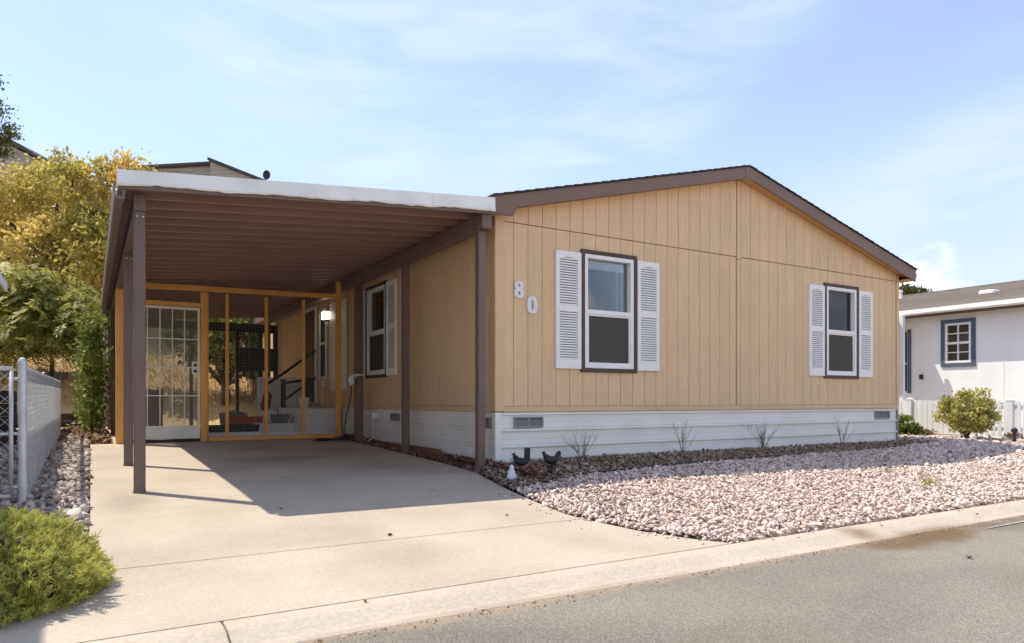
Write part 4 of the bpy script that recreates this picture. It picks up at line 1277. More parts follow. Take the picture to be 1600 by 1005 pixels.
twigs(1.02, -0.30, 0.40, 15, 0.34, 'bare twiggy shrub nearest the black hens', 1)
twigs(2.72, -0.24, 0.54, 9, 0.30, 'tall forked bare shrub below the larger left window', 2)
twigs(4.35, -0.22, 0.50, 17, 0.50, 'wide spreading bare shrub below the wall centre seam', 13)
twigs(6.20, -0.22, 0.52, 8, 0.38, 'sparse bare shrub below the right window', 24)

# fallen leaves
def ground_pt(px, py, z):
    """pixel of the 1600 wide photograph to a point at height z"""
    f, a = 1093.657, R(58.928)
    k = (px - 800) / f
    w = (z - 0.7274) / ((626 - py) / f)
    s_, c_ = math.sin(a), math.cos(a)
    return (-4.0306 + w * (k * s_ + c_), -7.0487 + w * (-k * c_ + s_))


def leaf(px, py, size, label, mat='brown_leaf', zf=None):
    zz = -0.15
    for _ in range(6):
        x_, y_ = ground_pt(px, py, zz)
        zz = zf(x_, y_) if zf else drv(y_)
    r_ = random.Random(int(px * 7 + py))
    m = MB()
    pts = []
    for k in range(9):
        a = 2 * math.pi * k / 9
        rr = size * 0.75 * (0.6 + 0.4 * abs(math.cos(a * 1.5 + 0.4))) * r_.uniform(0.75, 1.1)
        pts.append((x_ + rr * math.cos(a), y_ + rr * 0.8 * math.sin(a), zz + 0.006 + r_.uniform(0, size * 0.45)))
    pts.append((x_, y_, zz + 0.004))
    pts.append((x_, y_, zz + 0.001))
    m.poly(pts, [(i, (i + 1) % 9, 9) for i in range(9)] + [((i + 1) % 9, i, 10) for i in range(9)])
    m.build('fallen_leaf', mat, label=label, cat='leaf', group='fallen leaves')


ylev = lambda a, b: yard(a, b) + 0.02
leaf(609, 837, 0.030, 'brown curled leaf just above the long driveway joint')
leaf(792, 806, 0.026, 'brown leaf on the sunlit drive near the gravel')
leaf(864, 793, 0.026, 'brown leaf on the drive right by the gravel edge')
leaf(439, 796, 0.026, 'dark leaf at the tip of the front post shadow')
leaf(571, 942, 0.020, 'dark crumpled leaf on the kerb below its joint', zf=lambda a, b: -0.27)
leaf(1383, 716, 0.055, 'red leaf lying on the shaded gravel', 'red_leaf', ylev)
leaf(1384, 728, 0.045, 'brown curled leaf lying on sunlit gravel below the red leaf', 'brown_leaf', ylev)
leaf(1514, 873, 0.04, 'dark crumpled leaf lying on the street', 'brown_leaf', lambda a, b: -0.315)

# ------------------------------------------------------------------ chain link fence and gate
FXP = -4.50


def chainlink(fn, u0, u1, v0, v1, pitch, r):
    """diagonal wires; fn(u,v,d)"""
    m = MB()
    H_ = v1 - v0
    k = u0 - H_
    while k < u1:
        for sgn in (1, -1):
            a = k if sgn > 0 else k + H_
            b = k + H_ if sgn > 0 else k
            # line from (a,v0) to (b,v1) clipped to u0..u1
            ts = sorted([(u0 - a) / (b - a), (u1 - a) / (b - a)])
            t0, t1 = max(0, ts[0]), min(1, ts[1])
            if t1 - t0 > 0.01:
                p0 = (a + (b - a) * t0, v0 + H_ * t0)
                p1 = (a + (b - a) * t1, v0 + H_ * t1)
                m.tube([fn(*p0, sgn * r), fn(*p1, sgn * r)], r, 4, cap=False)
        k += pitch
    return m


fe = thing('chain_link_fence', 'galvanised chain link fence running back along the side path', 'fence', (FXP, 3.5, 0))
for i_, yy in enumerate((-0.16, 2.8, 5.3, 7.6)):
    zb = drv(yy) - 0.05
    rr = 0.030 if i_ == 0 else 0.022
    top = 1.075 if i_ == 0 else 1.06
    MB().lathe([(rr, 0), (rr, top - 0.06 - zb), (rr + 0.004, top - 0.06 - zb), (rr + 0.004, top - 0.03 - zb), (rr * 0.75, top - 0.008 - zb), (0.004, top - zb)], (FXP, yy, zb), 14).build('fence_post', 'galv', fe, smooth=False)
m = MB(); m.tube([(FXP, -0.13, 1.0), (FXP, 7.6, 1.06)], 0.020, 10); m.build('top_rail', 'galv', fe, smooth=True)
chainlink(lambda u, v, d: (FXP + 0.024 + d, u, v + 0.008 * u + drv(u) * 0.5 * (1 - v)), -0.12, 7.6, -0.05, 1.0, 0.092, 0.0019).build('chain_link', 'wire', fe, kind='stuff', recalc=False)
gt = thing('chain_link_gate', 'chain link gate hung on the round white fence post', 'gate', (-5.1, -0.16, -0.1))
gx0, gx1 = -5.75, FXP - 0.075
zg = -0.06
m = MB(); m.tube([(gx1, -0.16, zg), (gx1, -0.16, 0.985)], 0.016, 10); m.build('gate_stile', 'galv', gt, smooth=True)
m = MB(); m.tube([(gx0, -0.16, zg), (gx0, -0.16, 0.985)], 0.016, 10); m.build('gate_stile', 'galv', gt, smooth=True)
m = MB(); m.tube([(gx0, -0.16, 0.985), (gx1 + 0.01, -0.16, 0.985)], 0.019, 10); m.build('gate_rail', 'galv', gt, smooth=True)
m = MB(); m.tube([(gx0, -0.16, 0.46), (gx1, -0.16, 0.46)], 0.012, 8); m.build('gate_rail', 'galv', gt, smooth=True)
m = MB(); m.tube([(gx0, -0.16, zg + 0.02), (gx1, -0.16, zg + 0.02)], 0.016, 10); m.build('gate_rail', 'galv', gt, smooth=True)
for zz in (0.90, 0.46, 0.03):
    m = MB(); m.tube([(gx1 - 0.02, -0.16, zz), (FXP, -0.16, zz)], 0.013, 8); m.build('gate_hinge', 'galv', gt, smooth=True)
    m = MB(); m.lathe([(0.034, -0.02), (0.034, 0.02)], (FXP, -0.16, zz), 14); m.build('hinge_band', 'galv', gt)
chainlink(lambda u, v, d: (u, -0.16 + d, v), gx0, gx1, zg, 0.985, 0.092, 0.0019).build('chain_link', 'wire', gt, kind='stuff', recalc=False)
# timber retaining walls
rw = thing('timber_wall', 'low dark timber retaining wall at the end of the side path', 'retaining wall', (-4.2, 12.2, 0.1))
for z in (0.08, 0.26):
    m = MB(); m.box(-5.6, -3.3, 12.1, 12.3, z, z + 0.172); m.build('timber', 'timber', rw, bevel=0.012)
rw2 = thing('timber_wall', 'dark stacked timber wall behind the chain link gate', 'retaining wall', (-6.5, 5.4, 0))
for z in (-0.05, 0.135, 0.32, 0.505, 0.69):
    m = MB(); m.box(-9.5, -4.95, 5.3, 5.5, z, z + 0.18); m.build('timber', 'timber', rw2, bevel=0.012)
m = MB(); m.box(-7, -2.8, 15.2, 15.45, hill(-4, 15.3) - 0.15, hill(-4, 15.3) + 0.16); m.build('concrete_edge', 'stone_grey', bevel=0.02, label='grey concrete edge low on the dry hillside', cat='edging')

# neighbour on the left: only the eave corner shows
nl = thing('neighbour_house', 'white trimmed eave of the neighbouring house at the left edge', 'house', (-9.5, 4, 0))
MB().box(-13, -6.35, -3.0, 11.2, -0.1, 3.02).build('wall', 'neigh_white', nl)
m = MB(); m.prism([(-5.62, 3.10), (-5.62, 3.32), (-9.7, 4.40), (-13.6, 3.22), (-13.6, 3.02), (-9.7, 4.2)], lambda p, q, t: (p, t, q), 11.70, 11.74); m.build('rake_board', 'white_paint', nl)
m = MB(); m.prism([(-5.62, 3.11), (-5.62, 3.30), (-9.7, 4.38), (-13.6, 3.20), (-13.6, 3.03)], lambda p, q, t: (p, t, q), -3.5, 11.699); m.build('roof', 'neigh_shingle', nl)
m = MB(); m.box(-5.619, -5.58, -3.5, 11.74, 3.11, 3.29); m.build('eave_board', 'white_paint', nl)

# ------------------------------------------------------------------ neighbour on the right
NX = 12.5
nr = thing('neighbour_house', 'white neighbouring house with brown shingle roof and blue framed window', 'house', (16.5, 5, 0))
Fn = lambda u, v, d: (NX - d, u, v)
NW = (0.80, 1.52, 1.48, 2.54)
m = MB(); m.grid([-1.4, NW[0] + 0.05, NW[1] - 0.05, 13.0], [-0.1, NW[2] + 0.05, NW[3] - 0.05, 2.78], lambda i, j: not (i == 1 and j == 1), Fn, -0.12, 0); nwall = m.build('wall', 'neigh_white', nr)
MB().prism([(NX + 0.0, -0.1), (NX + 8, -0.1), (NX + 8, 2.8), (NX + 4, 3.75), (NX, 2.8)], lambda p, q, t: (p, t, q), -1.46, -1.401).build('front_wall', 'neigh_white', nr)
MB().box(NX + 0.3, NX + 0.36, 0.2, 2.2, 0.8, 2.78).build('room_wall', 'interior', nr)
for u in (-0.35, 0.26, 1.9, 2.45):
    m = MB(); m.ubox(u - 0.008, u + 0.008, -0.05, 2.72, 0.0005, 0.006, Fn); m.build('batten', 'neigh_white', nr)
m = MB(); m.grid([NW[0], NW[0] + 0.085, NW[1] - 0.085, NW[1]], [NW[2], NW[2] + 0.085, NW[3] - 0.085, NW[3]], lambda i, j: not (i == 1 and j == 1), Fn, 0.001, 0.03); w = m.build('window', 'blue_trim', nr)
a, b, c, d = NW[0] + 0.087, NW[1] - 0.087, NW[2] + 0.087, NW[3] - 0.087
um = (a + b) / 2; vm_ = (c + d) / 2
us = [a, a + 0.045, um - 0.009, um + 0.009, b - 0.045, b]
vs = [c, c + 0.05, (c + vm_) / 2 - 0.009 + 0.012, (c + vm_) / 2 + 0.009 + 0.012, vm_ - 0.025, vm_ + 0.025, (d + vm_) / 2 - 0.02, (d + vm_) / 2 - 0.002, d - 0.045, d]
m = MB(); m.grid(us, vs, lambda i, j: not (i in (1, 3) and j in (1, 3, 5, 7)), Fn, -0.05, 0.025); m.build('window_frame', 'vinyl', w)
for i_ in (1, 3):
    for j_ in (1, 3, 5, 7):
        m = MB(); m.ubox(us[i_], us[i_ + 1], vs[j_], vs[j_ + 1], -0.012, -0.009, Fn); m.build('pane', 'glass', w)
# roof in shingle courses
ex_, ez_, rx_, rz_ = NX - 0.32, 2.82, NX + 4.0, 3.82
n = 22
for k in range(n):
    t0, t1 = k / n, (k + 1) / n
    pa = (ex_ + (rx_ - ex_) * t0, ez_ + (rz_ - ez_) * t0)
    pb = (ex_ + (rx_ - ex_) * t1, ez_ + (rz_ - ez_) * t1)
    MB().prism([(pa[0], pa[1] - 0.02), (pb[0], pb[1] - 0.02), (pb[0], pb[1] + 0.004), (pa[0], pa[1] + 0.014)], lambda p, q, t: (p, t, q), -1.7, 13.2).build('shingle_course', 'neigh_shingle', nr)
MB().prism([(rx_, rz_ - 0.02), (NX + 8.3, 2.8), (NX + 8.3, 2.83), (rx_, rz_ + 0.012)], lambda p, q, t: (p, t, q), -1.7, 13.2).build('roof_slope', 'neigh_shingle', nr)
m = MB(); m.prism([(NX - 0.44, 2.80), (NX - 0.45, 2.71), (NX - 0.40, 2.68), (NX - 0.33, 2.68), (NX - 0.325, 2.80)], lambda p, q, t: (p, t, q), -1.7, 2.32); m.build('gutter', 'gutter_white', nr)
MB().box(NX - 0.322, NX - 0.0, -1.69, 13.0, 2.66, 2.69).build('soffit', 'dark_trim', nr)
m = MB(); m.box(NX - 0.32, NX - 0.30, -1.69, 2.32, 2.692, 2.80); m.build('eave_board', 'white_paint', nr)
# porch roof and post on its far end
m = MB(); m.box(11.15, NX - 0.325, 2.16, 6.0, 2.58, 2.68); m.build('porch_roof', 'gutter_white', nr, bevel=0.01)
m = MB(); m.box(11.84, 11.93, 2.02, 2.11, 0.0, 2.69); m.build('porch_post', 'white_paint', nr, bevel=0.006)
m = MB(); m.ubox(2.20, 2.27, 0.9, 2.4, 0.001, 0.03, Fn); m.build('door_trim', 'blue_trim', nr)
m = MB(); m.ubox(2.30, 3.1, 0.95, 2.35, 0.001, 0.02, Fn); m.build('porch_window', 'vent_dark', nr)
for v in (1.6, ):
    m = MB(); m.ubox(2.30, 3.1, v - 0.02, v + 0.02, 0.021, 0.03, Fn); m.build('window_bar', 'white_paint', nr)
m = MB(); m.ubox(1.92, 1.99, 1.22, 1.33, 0.001, 0.06, Fn); m.build('outlet_box', 'black', nr, bevel=0.006)
# roof vents
def roof_z(x_): return ez_ + (rz_ - ez_) * (x_ - ex_) / (rx_ - ex_)
m = MB(); xv = NX + 1.5; m.box(xv - 0.14, xv + 0.14, 1.05, 1.40, roof_z(xv) - 0.04, roof_z(xv) + 0.07); m.build('roof_vent', 'vinyl', nr, bevel=0.03)
for xv, yv in ((NX + 3.6, 0.9), (NX + 3.2, 4.3), (NX + 3.2, 4.75)):
    MB().lathe([(0.10, 0), (0.06, 0.04), (0.05, 0.20), (0.07, 0.20), (0.06, 0.26)], (xv, yv, roof_z(xv) - 0.03), 12).build('vent_pipe', 'vinyl', nr)

# picket fence
pf = thing('picket_fence', 'white scalloped picket fence in front of the white house', 'fence', (10.9, 1, 0))
PX = 10.95
def rise(y_): return 0.70 + 0.02 * (y_ + 0.7) * 0.6
k = 0
y_ = -2.3
posts_y = (-2.35, -1.05, -0.55, 1.36, 3.2)
while y_ < 3.6:
    if min(abs(y_ - p) for p in posts_y) > 0.085:
        gap = -1.0 < y_ < -0.6 or -0.5 < y_ < 0.0
        w = 0.036 if gap else 0.050
        h = rise(y_) + 0.015
        prof = [(-w, 0.04), (w, 0.04), (w, h - 0.03), (w * 0.75, h - 0.010), (w * 0.35, h), (-w * 0.35, h), (-w * 0.75, h - 0.010), (-w, h - 0.03)]
        MB().prism([(y_ + p, q) for p, q in prof], lambda p, q, t: (t, p, q), PX - 0.011, PX + 0.011).build('picket', 'white_paint', pf)
    y_ += 0.108
for p in posts_y:
    m = MB(); m.box(PX - 0.055, PX + 0.055, p - 0.055, p + 0.055, -0.02, rise(p) + 0.03); o = m.build('fence_post', 'white_paint', pf, bevel=0.006)
    m = MB(); m.poly([(PX - .065, p - .065, rise(p) + .031), (PX + .065, p - .065, rise(p) + .031), (PX + .065, p + .065, rise(p) + .031), (PX - .065, p + .065, rise(p) + .031), (PX, p, rise(p) + 0.07)], [(3, 2, 1, 0), (0, 1, 4), (1, 2, 4), (2, 3, 4), (3, 0, 4)]); m.build('post_cap', 'white_paint', o)
for a, b in zip(posts_y[:-1], posts_y[1:]):
    for z in (0.14, 0.56):
        m = MB(); m.box(PX + 0.012, PX + 0.05, a + 0.056, b - 0.056, z, z + 0.08); m.build('fence_rail', 'white_paint', pf)

# ------------------------------------------------------------------ vegetation
def leaves(name, C, size, mat, parent, aspect=0.55, droop=0.0, n_fold=True, label=None, cat=None):
    """diamond leaves at C (n,3)"""
    n = len(C)
    base = np.array([(0, -1, 0), (aspect, -0.1, 0.12), (0, 1, 0), (-aspect, -0.1, 0.12)], float)
    Rm = rotmats(n)
    V = np.einsum('nij,kj->nki', Rm, base) * (size * rng.uniform(0.6, 1.25, n))[:, None, None] + C[:, None, :]
    F = (np.arange(4)[None] + (np.arange(n) * 4)[:, None])
    return fast_mesh(name, V.reshape(-1, 3), F, 4, mat, parent, label=label, cat=cat)


def crown_points(blobs, n, clump_r, per, shell=0.55, drop=0.0):
    """blobs: (x,y,z,rx,ry,rz); clumps sit mostly near the blob surface, leaves gather in clumps"""
    vol = np.array([b[3] * b[4] * b[5] for b in blobs]) ** 0.8
    cnt = np.maximum(1, (vol / vol.sum() * n / per).astype(int))
    out = []
    for b, c_ in zip(blobs, cnt):
        d = rng.normal(size=(c_, 3)); d /= np.linalg.norm(d, axis=1)[:, None]
        r_ = rng.uniform(shell, 1.02, c_) ** 0.8
        cc = np.array(b[:3]) + d * r_[:, None] * np.array(b[3:])
        for q in cc:
            k_ = int(per * rng.uniform(0.6, 1.4))
            o = rng.normal(0, 0.5, (k_, 3)) * clump_r * np.array([1, 1, 0.75])
            o[:, 2] -= drop * np.abs(rng.normal(0, 1, k_)) * clump_r
            out.append(q + o)
    return np.concatenate(out)


def fronds(name, C, L, mat, parent, k=9):
    n = len(C)
    az = rng.uniform(0, 2 * np.pi, n)
    a = np.stack([np.cos(az), np.sin(az), rng.normal(-0.45, 0.35, n)], 1)
    a /= np.linalg.norm(a, axis=1)[:, None]
    b = np.cross(a, np.array([0, 0, 1.0])) + rng.normal(0, 0.25, (n, 3))
    b /= np.linalg.norm(b, axis=1)[:, None]
    nn = np.cross(a, b)
    Ls = L * rng.uniform(0.7, 1.3, n)
    quads = []
    for i in range(k):
        t = 0.12 + 0.88 * i / (k - 1)
        base = C + a * (Ls * t)[:, None] - np.array([0, 0, 1.0]) * (0.22 * Ls * t * t)[:, None]
        for sg in ((1, -1) if i < k - 1 else (0,)):
            d = a * 0.55 + b * (0.9 * sg) + rng.normal(0, 0.12, (n, 3)) - np.array([0, 0, 0.15])
            d /= np.linalg.norm(d, axis=1)[:, None]
            w = np.cross(d, nn)
            l_ = (Ls * (0.42 - 0.22 * abs(t - 0.45)))[:, None]
            quads.append(np.stack([base, base + d * l_ * 0.4 + w * l_ * 0.17, base + d * l_, base + d * l_ * 0.4 - w * l_ * 0.17], 1))
    V = np.concatenate(quads)
    F = np.arange(4)[None] + (np.arange(len(V)) * 4)[:, None]
    return fast_mesh(name, V.reshape(-1, 3), F, 4, mat, parent)


def tree(name, label, base, blobs, n, leaf_size, mat, clump_r, per, trunk_r=0.14, shell=0.5, drop=0.0, aspect=0.55, group=None, extra=None, fork=0.3, frond=0.0):
    t = thing(name, label, 'tree', base, group)
    b0 = Vector(base)
    cen = Vector(np.mean([b[:3] for b in blobs], 0))
    fk = b0.lerp(cen, fork)
    fk.x, fk.y = b0.x + (cen.x - b0.x) * 0.12, b0.y + (cen.y - b0.y) * 0.12
    m = MB()
    m.tube([b0 - Vector((0, 0, 0.2)), b0.lerp(fk, 0.5) + Vector((0.04, 0.02, 0)), fk], [trunk_r * 1.15, trunk_r, trunk_r * 0.85], 10)
    trunk = m.build('trunk', 'bark', t, smooth=True)
    for b in blobs:
        e = Vector(b[:3]) + Vector((0, 0, b[5] * 0.4))
        mid = fk.lerp(e, 0.5) + Vector((random.uniform(-.2, .2), random.uniform(-.2, .2), 0.1))
        mb = MB(); mb.tube([fk - Vector((0, 0, 0.1)), mid, e], [trunk_r * 0.6, trunk_r * 0.38, trunk_r * 0.1], 6); mb.build('branch', 'bark', t, smooth=True)
    C = crown_points(blobs, n, clump_r, per, shell, drop)
    if extra is not None: C = np.concatenate([C, extra])
    if frond:
        fronds('crown', C, frond, mat, t)
    else:
        leaves('crown', C, leaf_size, mat, t, aspect)
    return t


def at(px, py, w):
    f, a = 1093.657, R(58.928)
    k = (px - 800) / f
    s_, c_ = math.sin(a), math.cos(a)
    return (-4.0306 + w * (k * s_ + c_), -7.0487 + w * (-k * c_ + s_), 0.7274 + (626 - py) / f * w)


def blob(px, py, w, rpx, rz=None):
    r_ = rpx * w / 1093.657
    return (*at(px, py, w), r_, r_, (rz or rpx) * w / 1093.657)


# big yellowing tree
b_ = at(90, 470, 24.5)
tree('yellow_tree', 'large yellow green tree rising left of the carport roof', (b_[0], b_[1], hill(b_[0], b_[1])),
     [blob(-40, 330, 25, 75, 70), blob(40, 300, 24.5, 62, 52), blob(115, 285, 24, 55, 48), blob(180, 275, 24, 50, 42), blob(215, 320, 25, 42, 40), blob(150, 350, 23.5, 58, 50), blob(70, 380, 23.5, 62, 55), blob(140, 420, 23, 50, 45), blob(185, 420, 24, 45, 50), blob(0, 420, 24, 60, 50), blob(225, 270, 24.5, 25, 30), blob(100, 250, 24.5, 30, 25), blob(165, 470, 23.5, 42, 35), blob(60, 430, 23.5, 55, 45), blob(120, 455, 23, 45, 40), blob(165, 390, 23, 45, 45), blob(205, 370, 24.5, 45, 50)],
     36000, 0.082, 'leaf_yellow', 0.36, 48, 0.16, shell=0.2, drop=0.5, aspect=0.6)
# dark compound leaved tree in front
b_ = at(80, 600, 18.5)
tree('green_tree', 'dark green tree with drooping leaf sprays before the dry slope', (b_[0], b_[1], hill(b_[0], b_[1])),
     [blob(15, 470, 18.2, 60, 38), blob(80, 478, 18, 46, 34), blob(40, 510, 17.8, 55, 28), blob(100, 506, 18, 44, 26), blob(138, 508, 18.5, 26, 24), blob(-30, 510, 18, 50, 36), blob(120, 462, 18.6, 36, 30), blob(-20, 430, 18.5, 45, 34), blob(60, 430, 18.4, 42, 26)],
     2000, 0.068, 'leaf_dark', 0.34, 6, 0.05, shell=0.35, drop=0.5, fork=0.55, frond=0.36)
# tall tree at the far left edge
b_ = at(-60, 300, 32)
tree('tall_tree', 'sparse dark tall treetop at the far left edge of the sky', (b_[0], b_[1], hill(b_[0], b_[1])),
     [blob(-22, 185, 32, 46, 24), blob(-40, 130, 32, 42, 30), blob(5, 205, 32, 28, 12), blob(-50, 230, 32, 45, 26), blob(-20, 225, 32, 40, 18)],
     4200, 0.085, 'leaf_olive', 0.33, 26, 0.14, shell=0.3)
# far tree on the right
b_ = at(1425, 470, 52)
tree('far_tree', 'rounded olive tree behind the neighbouring roof', (b_[0], b_[1], 1.0),
     [blob(1418, 462, 52, 16, 12), blob(1435, 464, 52, 13, 10), blob(1402, 466, 52, 16, 12)], 9000, 0.13, 'leaf_olive', 0.4, 40, 0.2, shell=0.4)
# trees behind the porch, seen through the screen
b_ = (-0.9, 13.4, hill(-0.9, 13.4))
tree('leaning_tree', 'leafy tree with leaning trunk behind the porch', b_,
     [(-1.4, 14.2, 2.6, 1.0, 0.8, 0.8), (-0.3, 14.0, 2.2, 1.0, 0.8, 1.0), (0.7, 14.2, 2.5, 0.9, 0.8, 1.1), (-0.4, 14.4, 3.3, 1.4, 1.0, 0.7), (0.2, 13.7, 1.5, 0.6, 0.5, 0.5), (-2.6, 14.6, 3.2, 0.9, 0.8, 0.5)],
     15000, 0.07, 'leaf_vine', 0.24, 45, 0.11, shell=0.3, drop=0.4)


def shrub(name, label, cat, blobs, n, size, mat, clump_r, per, stems, aspect=0.55, shell=0.45):
    c = np.mean([b[:3] for b in blobs], 0)
    t = thing(name, label, cat, (c[0], c[1], min(b[2] - b[5] for b in blobs)))
    leaves('foliage', crown_points(blobs, n, clump_r, per, shell), size, mat, t, aspect)
    for (p, q) in stems:
        m = MB(); m.tube([p, Vector(p).lerp(Vector(q), 0.5) + Vector((0.02, 0.01, 0)), q], [0.014, 0.010, 0.004], 5); m.build('stem', 'bark', t)
    return t


# vine covered post on the outer side of the carport
shrub('climbing_vine', 'tangled green and brown vine growing beside the carport gutter', 'vine',
      [(-4.0, 8.0, 1.7, 0.16, 0.45, 0.5), (-3.98, 8.3, 1.0, 0.16, 0.5, 0.5), (-3.98, 7.8, 2.1, 0.16, 0.4, 0.3), (-4.0, 8.8, 1.3, 0.16, 0.5, 0.5), (-4.02, 9.3, 0.6, 0.16, 0.5, 0.4), (-4.0, 8.0, 0.5, 0.14, 0.35, 0.3)],
      3600, 0.050, 'leaf_vine', 0.20, 18, [((-4.0, 8.1, 0.1), (-3.98, 7.9, 2.1)), ((-4.02, 8.8, 0.1), (-4.05, 8.6, 1.6))])
# bush before the picket fence
bz = 0.0
shrub('round_bush', 'round yellow green bush before the white picket fence', 'bush',
      [(10.25, -0.08, 0.64, 0.42, 0.38, 0.26), (10.15, -0.28, 0.44, 0.42, 0.36, 0.28), (10.3, 0.15, 0.50, 0.36, 0.32, 0.28), (10.2, -0.18, 0.24, 0.30, 0.30, 0.14), (10.3, -0.42, 0.74, 0.18, 0.15, 0.18)],
      7500, 0.033, 'leaf_bush', 0.10, 30, [((10.2, -0.13, 0.0), (10.2 + 0.2 * math.cos(a), -0.13 + 0.25 * math.sin(a), 0.5)) for a in np.linspace(0, 6, 9)])
shrub('small_bush', 'small dark bush at the corner beside the skirting', 'bush',
      [(10.45, 1.22, 0.22, 0.16, 0.22, 0.22), (10.4, 1.05, 0.12, 0.2, 0.2, 0.13)], 1800, 0.035, 'leaf_vine', 0.08, 25, [((10.4, 1.15, 0), (10.42, 1.2, 0.3))])
for q_, (px_, py_, lab) in enumerate([(1447, 681, 'small brown clump of dried stalks near the picket fence'), (1585, 686, 'brown dried clump under the fence at the right edge')]):
    gx_, gy_ = ground_pt(px_, py_, 0.0)
    shrub('dried_plant', lab, 'plant', [(gx_, gy_, 0.06, 0.16, 0.16, 0.05)], 500, 0.03, 'litter', 0.06, 20, [((gx_, gy_, 0), (gx_, gy_ + 0.03, 0.1))], aspect=0.3)
gx_, gy_ = ground_pt(1585, 690, 0.0)
MB().lathe([(0.03, 0), (0.03, 0.16), (0.05, 0.17), (0.05, 0.22), (0.02, 0.24)], (gx_, gy_, 0.0), 12).build('path_light', 'black', label='small black path light at the fence on the right', cat='light')


def blades(name, P, h, w, lean, mat, parent=None, kind=None, label=None, cat=None, dirs=None):
    """thin tapering blades; P (n,3) roots; dirs (n,3) growth directions"""
    n = len(P)
    if dirs is None:
        dirs = np.stack([rng.normal(0, lean, n), rng.normal(0, lean, n), np.ones(n)], 1)
    dirs = dirs / np.linalg.norm(dirs, axis=1)[:, None]
    side = np.cross(dirs, rng.normal(size=(n, 3)))
    side /= np.linalg.norm(side, axis=1)[:, None]
    L = (h * rng.uniform(0.5, 1.2, n))[:, None]
    bend = rng.normal(0, 0.18, (n, 3)) * L
    V = np.stack([P - side * w, P + side * w, P + dirs * L * 0.6 + side * w * 0.8 + bend * 0.4, P + dirs * L + bend, P + dirs * L * 0.6 - side * w * 0.8 + bend * 0.4], 1)
    F = np.arange(5)[None] + (np.arange(n) * 5)[:, None]
    return fast_mesh(name, V.reshape(-1, 3), F, 5, mat, parent, kind=kind, label=label, cat=cat)


# needle leaved shrub in the foreground
jc = np.array([-4.62, -2.72, -0.25])
jr = np.array([0.645, 0.60, 0.415])
jt = thing('mounded_shrub', 'low mounded yellow green needle shrub at the driveway corner', 'shrub', tuple(jc))
nt_ = 4200
d = rng.normal(size=(nt_, 3)); d[:, 2] = np.abs(d[:, 2]) * 1.0 - 0.12; d /= np.linalg.norm(d, axis=1)[:, None]
lump = 1 + 0.06 * np.sin(d[:, 0] * 9 + 1.3) * np.sin(d[:, 1] * 8) + 0.05 * np.sin(d[:, 2] * 11 + d[:, 0] * 6) + rng.normal(0, 0.035, nt_)
ee = 2.6
nrm = (np.abs(d[:, 0]) ** ee + np.abs(d[:, 1]) ** ee + np.abs(d[:, 2]) ** ee) ** (-1 / ee)
Tj = jc + d * (rng.uniform(0.86, 0.98, nt_) * lump * nrm)[:, None] * jr
Tj[:, 2] = np.maximum(Tj[:, 2], -0.225)
ax = d * np.array([1, 1, 0.9]) + rng.normal(0, 0.35, (nt_, 3)) + np.array([0, 0, 0.35])
ax /= np.linalg.norm(ax, axis=1)[:, None]
per_ = 18
Pj = np.repeat(Tj, per_, 0) + np.repeat(ax, per_, 0) * rng.uniform(-0.02, 0.03, (nt_ * per_, 1)) + rng.normal(0, 0.005, (nt_ * per_, 3))
dirs = np.repeat(ax, per_, 0) + rng.normal(0, 0.5, (nt_ * per_, 3))
blades('foliage', Pj, 0.030, 0.0028, 0, 'juniper', jt, dirs=dirs)
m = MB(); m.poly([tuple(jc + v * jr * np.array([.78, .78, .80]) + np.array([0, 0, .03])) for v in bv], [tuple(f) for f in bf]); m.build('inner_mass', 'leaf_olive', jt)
for k in range(9):
    a = k * 0.7
    m = MB(); m.tube([(jc[0] + 0.1 * math.cos(a), jc[1] + 0.1 * math.sin(a), -0.24), (jc[0] + 0.55 * math.cos(a), jc[1] + 0.5 * math.sin(a), -0.05)], [0.014, 0.006], 5); m.build('stem', 'bark', jt)
p0 = ground_pt(0, 948, -0.23); p1 = ground_pt(48, 913, -0.22)
m = MB(); m.tube([(p0[0] - 0.3, p0[1] - 0.2, -0.235), (*p0, -0.235), (*p1, -0.215), (p1[0] + 0.25, p1[1] + 0.2, -0.2)], 0.011, 7); m.build('drip_hose', 'black', label='black drip hose emerging from under the mounded shrub', cat='hose')
# dry grass on the slope
n = 26000
gx_ = rng.uniform(-9.5, 1.5, n); gy_ = rng.uniform(13.2, 26, n) ** 1.0
gz_ = np.vectorize(hill)(gx_, gy_) - 0.03
blades('dry_grass', np.stack([gx_, gy_, gz_], 1), 0.26, 0.009, 0.35, 'dry_grass', kind='stuff', label='dry golden grass covering the hillside behind the house', cat='grass')
gx_, gy_ = ground_pt(1452, 746, -0.11)
n = 70
blades('grass_tuft', np.stack([rng.normal(gx_, 0.04, n), rng.normal(gy_, 0.03, n), np.full(n, yard(gx_, gy_))], 1), 0.10, 0.003, 0.5, 'leaf_bush', label='pale green weed tuft growing in the sunlit gravel', cat='weed')

# ------------------------------------------------------------------ houses on the hill
def hill_frame(px0, w0):
    o = at(px0, 626, w0)
    s_, c_ = math.sin(R(58.928)), math.cos(R(58.928))
    return lambda u, v, d: (o[0] + u * s_ + d * c_, o[1] - u * c_ + d * s_, v)


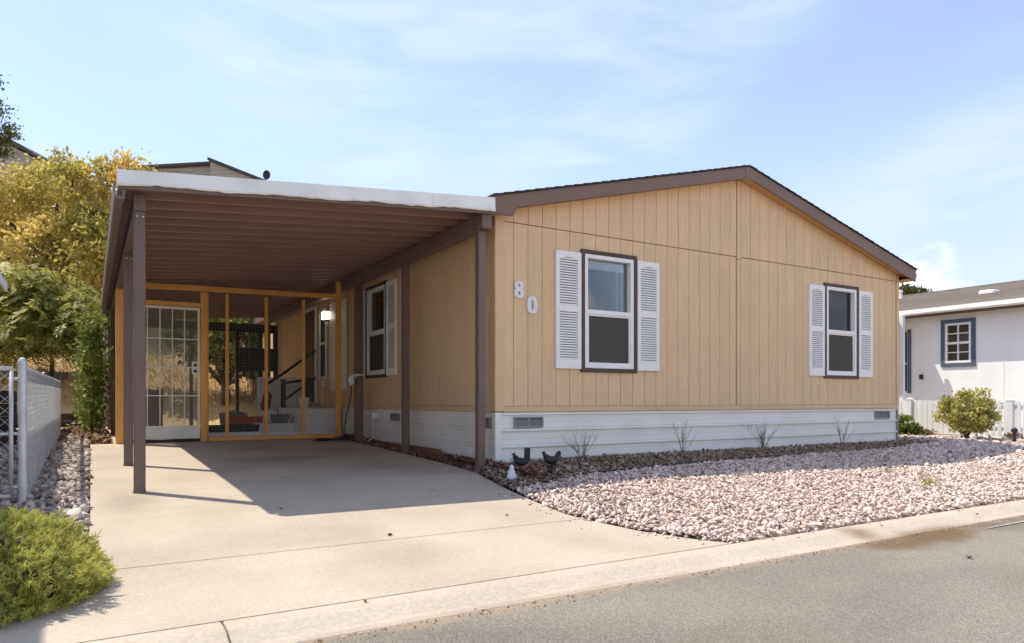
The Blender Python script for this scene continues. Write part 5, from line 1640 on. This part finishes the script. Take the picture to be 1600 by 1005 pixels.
K = 50 / 1093.657
HF = hill_frame(245, 50)
zz = lambda py: 0.7274 + (626 - py) * K
hh = thing('hill_house', 'grey sided house with dark roof above the carport fascia', 'house', at(300, 420, 54))
MB().prism([(-1.5, 9.0), (87 * K, 9.0), (87 * K, zz(259)), (-1.5, zz(266))], HF, 0.0, 8).build('wall', 'grey_siding', hh)
m = MB(); m.prism([(-1.6, zz(266) + 0.002), (88 * K, zz(259) + 0.002), (88 * K, zz(255)), (-1.6, zz(262))], HF, -0.4, 8.2); m.build('roof', 'far_roof', hh)
MB().prism([(89 * K, 9.0), (245 * K, 9.0), (245 * K, zz(318)), (89 * K, zz(257))], HF, -0.6, 8).build('wing_wall', 'grey_siding', hh)
m = MB(); m.prism([(87 * K, zz(256)), (248 * K, zz(319)), (248 * K, zz(315)), (87 * K, zz(251.5))], HF, -0.85, 8.2); m.build('wing_roof', 'far_roof', hh)
for k in range(8):
    z = zz(258) - 0.28 * (k + 1)
    xb = 89 * K + (zz(257) - z - 0.27) / 0.391
    MB().prism([(89 * K + 0.02, z), (max(xb, 89 * K + 0.1) + 0.65, z), (max(xb, 89 * K + 0.1), z + 0.255), (89 * K + 0.02, z + 0.255)], HF, -0.64, -0.602).build('lap_board', 'grey_siding', hh)
for k in range(5):
    z = zz(262) - 0.26 * (k + 1)
    MB().prism([(-1.45, z - 0.08), (87 * K - 0.02, z), (87 * K - 0.02, z + 0.235), (-1.45, z + 0.155)], HF, -0.04, -0.002).build('lap_board', 'grey_siding', hh)
dsh = thing('satellite_dish', 'dark round satellite dish on the skyline above the carport', 'satellite dish', (6.75, 44.9, 16.0))
x_, y_, z_ = at(416, 274, 50)
MB().lathe([(0.02, 0.0), (0.12, 0.02), (0.20, 0.05), (0.25, 0.09), (0.24, 0.10), (0.12, 0.04), (0.02, 0.02)], (0, 0, 0), 20)
m = MB()
ring_pts = []
n = 20
for r2, dd in ((0.02, 0.0), (0.14, 0.03), (0.27, 0.10)):
    ring_pts += [(x_ + r2 * math.cos(2 * math.pi * k / n) * 0.86, y_ - dd - r2 * math.cos(2 * math.pi * k / n) * 0.5, z_ + r2 * 1.25 * math.sin(2 * math.pi * k / n)) for k in range(n)]
m.poly(ring_pts, [(i * n + k, i * n + (k + 1) % n, (i + 1) * n + (k + 1) % n, (i + 1) * n + k) for i in range(2) for k in range(n)] + [tuple(range(n))]); m.build('dish', 'black', dsh)
m = MB(); m.tube([(x_, y_ + 0.05, z_), (x_, y_ + 0.3, z_ - 0.4), (x_, y_ + 0.3, 12.0)], 0.05, 8); m.build('mast', 'black', dsh)
K2 = 46 / 1093.657
HF2 = hill_frame(0, 46)
z2 = lambda py: 0.7274 + (626 - py) * K2
h2 = thing('hill_house', 'dark brown gable roof peeking above the yellow tree at left', 'house', at(10, 420, 49))
MB().prism([(-6, 9.0), (58 * K2, 9.0), (58 * K2, z2(249)), (10 * K2, z2(224)), (-6, z2(290))], HF2, 0, 8).build('wall', 'grey_siding', h2)
m = MB(); m.prism([(-6.3, z2(296)), (12 * K2, z2(222)), (66 * K2, z2(251)), (66 * K2, z2(246)), (14 * K2, z2(216)), (-6.3, z2(290))], HF2, -0.4, 8.3); m.build('roof', 'far_roof', h2)
